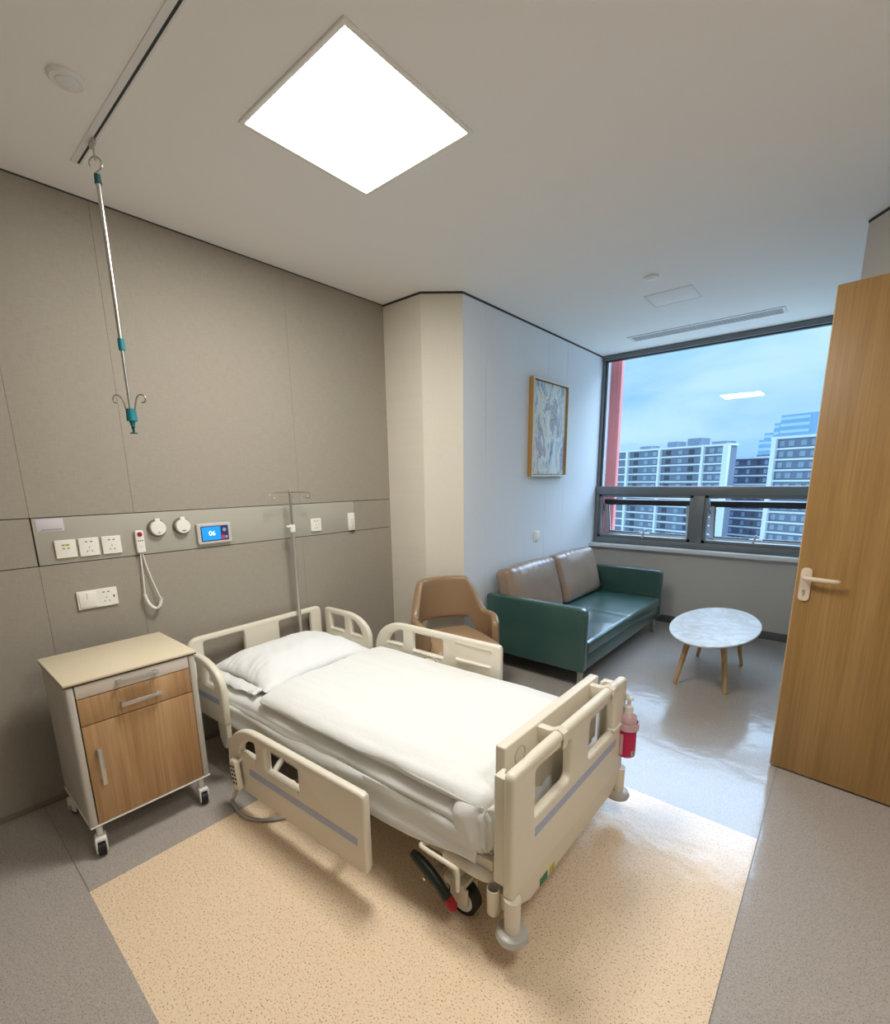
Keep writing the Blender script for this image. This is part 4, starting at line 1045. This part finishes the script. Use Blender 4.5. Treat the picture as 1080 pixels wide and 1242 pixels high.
mb = MB(); mb.soft(sx0 + .085, sx1 + .002, sy0 + .076, sy1 - .076, .270, .372, .028, .03, seatdisp); mb.build('seat_cushion', 'sofa', so, 60)
for x in (sx0 + .06, sx1 - .05):
    for y in (sy0 + .07, sy1 - .09):
        mb = MB(); mb.box(x - .022, x + .022, y - .006, y + .006, 0, .152, .002); mb.box(x - .022, x + .022, y - .006, y + .05, 0, .006, .002); mb.build('leg', 'alu', so)
def back_cushion(label, yc, w, tilt, roll=0.0, hgt=.49):
    t = thing('back_cushion', label, 'cushion', (-2.055, yc, .376))
    mb = MB()
    def cd(p, n):
        fy = 1 - (abs(p.y) / (w / 2)) ** 4; fz = 1 - (abs(p.z - hgt / 2) / (hgt / 2)) ** 4
        q = p.copy(); q.x += (.038 if p.x > 0 else -.020) * max(0, fy) * max(0, fz)
        if p.x > 0: q.x += .006 * noise.noise(Vector((p.y * 6, p.z * 9, yc))) + .004 * math.sin(p.y * 70 + 3 * noise.noise(Vector((p.y * 4, p.z * 3, 1)))) * sm(hgt * .75, hgt, p.z)
        q.y *= 1 - .04 * (1 - fz) * 0 + .0
        q.z -= .018 * (1 - (p.y / (w / 2)) ** 2) * sm(hgt * .6, hgt, p.z) * (-1)
        return q
    mb.soft(-.075, .075, -w / 2, w / 2, 0, hgt, .052, .024, cd, Matrix.Rotation(roll, 4, 'X') @ Matrix.Rotation(math.radians(-tilt), 4, 'Y'))
    mb.build('cover', 'cush', t, 70)
    mb = MB(); pts = []
    for (a, b) in rounded([(-w / 2 + .008, .008), (w / 2 - .008, .008), (w / 2 - .008, hgt - .006), (-w / 2 + .008, hgt - .006)], .05, 6): pts.append(Matrix.Rotation(roll, 4, 'X') @ Matrix.Rotation(math.radians(-tilt), 4, 'Y') @ Vector((.048, a, b)))
    mb.tube(pts, .0045, 6, closed=True); mb.build('piping', 'cush', t)
    return t
back_cushion('bronze leather back cushion at the near end of the sofa', 3.70, .84, 15)
back_cushion('bronze leather back cushion at the window end of the sofa', 4.60, .86, 17)

# ------------------------------------------------------------------ coffee table
tb = thing('coffee_table', 'low oval marble topped coffee table on splayed wooden legs', 'table', (-.71, 4.20, 0))
def ov(a, b, z, n=64): return [(b * math.cos(2 * PI * k / n), a * math.sin(2 * PI * k / n), z) for k in range(n)]
mb = MB(); mb.loft([ov(.560, .255, .400), ov(.605, .298, .409), ov(.618, .308, .415), ov(.618, .308, .421), ov(.614, .304, .424)]); mb.build('tabletop', 'marble', tb, 30)
mb = MB(); mb.loft([ov(.44, .17, .372), ov(.46, .19, .401)]); mb.build('apron', 'legwood', tb)
for x, y in ((-.172, -.385), (.172, -.352), (.165, .375), (-.180, .375)):
    mb = MB(); mb.cyl((x, y, 0.0), (x * .66, y * .80, .385), .0135, .024, 20); mb.build('leg', 'legwood', tb)
    

# ------------------------------------------------------------------ the city outside
FD = Vector((-.934, .358, 0)); FN = Vector((-.358, -.934, 0))       # along the facades, out of the facades
def facade(name, label, right, length, z_top, z_bot, depth, floors, bays, fins, wall='bwall', group=None, roofs=(), winmat='bglass', nmax=100):
    t = thing(name, label, 'building', (right[0], right[1], z_bot), 0, group)
    rot = Matrix(((FD.x, -FN.x, 0, 0), (FD.y, -FN.y, 0, 0), (0, 0, 1, 0), (0, 0, 0, 1)))   # local x along facade leftwards, y into the building
    H = z_top - z_bot
    mb = MB(); mb.box(0, length, 0, depth, 0, H, mtx=rot); mb.build('wall', wall, t)
    n = 0
    for k in range(floors):
        z = H - 2.9 * (k + 1)
        mb = MB(); mb.box(-.1, length + .1, -.9 if k % 2 else -.7, .1, z - .15, z + .32, mtx=rot); mb.build('balcony_slab', 'bwhite', t)
        for (x0, x1, dark) in bays:
            if n >= nmax: continue
            mb = MB(); mb.box(x0, x1, -.12, .05, z + .75, z + 2.25, mtx=rot); mb.build('window', 'bdark' if dark else winmat, t); n += 1
    mb = MB(); mb.box(-.4, length + .4, -1.0, depth, H - .1, H + .5, mtx=rot); mb.build('parapet', 'bwhite', t)
    for x0, x1 in fins:
        mb = MB(); mb.box(x0, x1, -1.2, .1, 0, H + .3, mtx=rot); mb.build('facade_fin', 'bwhite', t)
    for x0, x1, hh in roofs:
        mb = MB(); mb.box(x0, x1, 3, 8, H + .5, H + hh, mtx=rot); mb.build('roof_hut', wall, t)
    return t
facade('apartment_building', 'wide grey apartment block with white floor bands at the left of the view', (-31.6, 178.6), 52, 11.2, -45, 4, 12,
       [(2.2, 3.8, 0), (5.0, 6.6, 0), (12.0, 14.0, 1), (16.5, 18.0, 0), (21.0, 23.0, 1), (26.8, 28.4, 0), (30.6, 32.2, 0), (35.0, 37.0, 1)],
       [(-.3, 1.5), (8.0, 8.9), (24.6, 25.5), (39, 40)], roofs=((12, 17, 3.2), (21, 25, 2.6), (32, 37, 1.8), (3, 8, 1.6)))
facade('apartment_building', 'lower stepped grey apartment block between the two larger ones', (-18.6, 190), 21.0, 7.2, -45, 14, 11,
       [(4.0, 5.0, 0), (6.4, 7.4, 1), (9.6, 10.6, 0), (13.5, 14.5, 0), (17, 18, 1)], [(20.2, 21.0)], wall='bwalldk', roofs=((1, 5, 2.2), (6.0, 9.5, 1.2)))
facade('apartment_building', 'tall grey apartment block with white bands beside the oak door', (1.5, 158.5), 21.5, 11.5, -45, 14, 12,
       [(10.6, 12.0, 0), (13.2, 14.6, 0), (16.2, 17.6, 0), (18.6, 19.8, 0), (7.6, 9.0, 1), (5.2, 6.8, 0), (2.0, 3.6, 1)], [(20.4, 21.6), (9.2, 10.0), (0, .8)], roofs=((6, 12, 1.6), (2, 5, 2.2)))
tw = thing('office_tower', 'distant stepped tower tinted pale blue for haze, rising behind the right apartment block', 'building', (-21.0, 372, -45))
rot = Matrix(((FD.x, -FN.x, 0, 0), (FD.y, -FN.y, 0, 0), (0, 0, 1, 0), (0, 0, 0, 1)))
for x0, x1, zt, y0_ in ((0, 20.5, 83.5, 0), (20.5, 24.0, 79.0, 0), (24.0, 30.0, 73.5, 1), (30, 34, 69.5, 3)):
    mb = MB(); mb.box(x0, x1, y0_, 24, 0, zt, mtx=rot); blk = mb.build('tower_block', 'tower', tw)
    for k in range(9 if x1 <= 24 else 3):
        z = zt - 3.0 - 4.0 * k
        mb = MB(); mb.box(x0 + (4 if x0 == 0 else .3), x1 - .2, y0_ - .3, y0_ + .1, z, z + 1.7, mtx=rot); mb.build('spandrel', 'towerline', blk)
for o in [o for o in COL.objects if not o.parent]:
    g_ = {'socket': 'sockets on the head wall', 'gas outlet': 'gas outlets on the grey band', 'cushion': 'back cushions on the sofa', 'smoke detector': 'ceiling detectors', 'ceiling light': 'ceiling panel lights'}.get(o.get('category'))
    if g_: o['group'] = g_
    if o.name.startswith('apartment_building'): o['group'] = 'apartment blocks outside the window'
    if o.name in ('bedside_terminal', 'remote_control'): o.location.x -= .002
mb = MB(); mb.box(-900, 900, 8, 1500, -46, -45); tag(mb.build('ground', 'ground'), kind='structure')

# ------------------------------------------------------------------ sky
wd = bpy.data.worlds.new('sky'); SC.world = wd; wd.use_nodes = True
nt = wd.node_tree; nt.nodes.clear()
out = nt.nodes.new('ShaderNodeOutputWorld'); bg = nt.nodes.new('ShaderNodeBackground')
tc = nt.nodes.new('ShaderNodeTexCoord')
mp = nt.nodes.new('ShaderNodeMapping'); mp.inputs['Scale'].default_value = (1.0, 1.0, 3.2); mp.inputs['Location'].default_value = (.35, .2, .1)
n = nt.nodes.new('ShaderNodeTexNoise'); n.inputs['Scale'].default_value = 3.4; n.inputs['Detail'].default_value = 5; n.inputs['Roughness'].default_value = .5; n.inputs['Distortion'].default_value = .5
r = nt.nodes.new('ShaderNodeValToRGB'); el = r.color_ramp.elements
el[0].position = .36; el[0].color = lin((146, 206, 250)); el[1].position = .66; el[1].color = lin((196, 236, 255))
nt.links.new(tc.outputs['Generated'], mp.inputs['Vector']); nt.links.new(mp.outputs['Vector'], n.inputs['Vector']); nt.links.new(n.outputs['Fac'], r.inputs['Fac'])
# overcast luminance: brighter towards the zenith and on the far side, boosted out of view to light the room
sx = nt.nodes.new('ShaderNodeSeparateXYZ'); nt.links.new(tc.outputs['Generated'], sx.inputs[0])
mr = nt.nodes.new('ShaderNodeMapRange'); mr.interpolation_type = 'SMOOTHSTEP'
mr.inputs['From Min'].default_value = .20; mr.inputs['From Max'].default_value = .62; mr.inputs['To Min'].default_value = 0.0; mr.inputs['To Max'].default_value = 10.0
nt.links.new(sx.outputs['Z'], mr.inputs['Value'])
my = nt.nodes.new('ShaderNodeMapRange'); my.interpolation_type = 'SMOOTHSTEP'
my.inputs['From Min'].default_value = -.35; my.inputs['From Max'].default_value = .55; my.inputs['To Min'].default_value = .04; my.inputs['To Max'].default_value = 1.0
nt.links.new(sx.outputs['Y'], my.inputs['Value'])
mu = nt.nodes.new('ShaderNodeMath'); mu.operation = 'MULTIPLY_ADD'; mu.inputs[2].default_value = 0.95
nt.links.new(mr.outputs[0], mu.inputs[0]); nt.links.new(my.outputs[0], mu.inputs[1])
mu.inputs[2].default_value = 0.0
bg2 = nt.nodes.new('ShaderNodeBackground'); bg2.inputs['Color'].default_value = lin((188, 215, 248)); nt.links.new(mu.outputs[0], bg2.inputs['Strength'])
bg.inputs['Strength'].default_value = 0.95; nt.links.new(r.outputs['Color'], bg.inputs['Color'])
ads = nt.nodes.new('ShaderNodeAddShader'); nt.links.new(bg.outputs[0], ads.inputs[0]); nt.links.new(bg2.outputs[0], ads.inputs[1]); nt.links.new(ads.outputs[0], out.inputs[0])

# ------------------------------------------------------------------ camera
F_PX, CX, CY = 574.35, 540.0, 703.1
yaw, pitch, roll = math.radians(130.377), math.radians(-11.952), math.radians(-.769)
Fv = Vector((math.cos(pitch) * math.cos(yaw), math.cos(pitch) * math.sin(yaw), math.sin(pitch)))
Rv = Fv.cross(Vector((0, 0, 1))).normalized(); Uv = Rv.cross(Fv)
R2 = Rv * math.cos(roll) + Uv * math.sin(roll); U2 = -Rv * math.sin(roll) + Uv * math.cos(roll)
cd_ = bpy.data.cameras.new('camera'); cam = bpy.data.objects.new('camera', cd_); COL.objects.link(cam)
cam.matrix_world = Matrix(((R2.x, U2.x, -Fv.x, 0), (R2.y, U2.y, -Fv.y, 0), (R2.z, U2.z, -Fv.z, 1.6), (0, 0, 0, 1)))
cd_.sensor_fit = 'HORIZONTAL'; cd_.sensor_width = 36.0; cd_.lens = F_PX * 36.0 / 1080.0
cd_.shift_x = 0.0; cd_.shift_y = (CY - 621.0) / 1242.0 if False else (CY - 621.0) / 1080.0
cd_.clip_start = .05; cd_.clip_end = 3000
SC.camera = cam

SC.view_settings.view_transform = 'Standard'; SC.view_settings.look = 'None'
SC.view_settings.exposure = 0.20; SC.view_settings.gamma = 1.0; SC.view_settings.use_curve_mapping = False
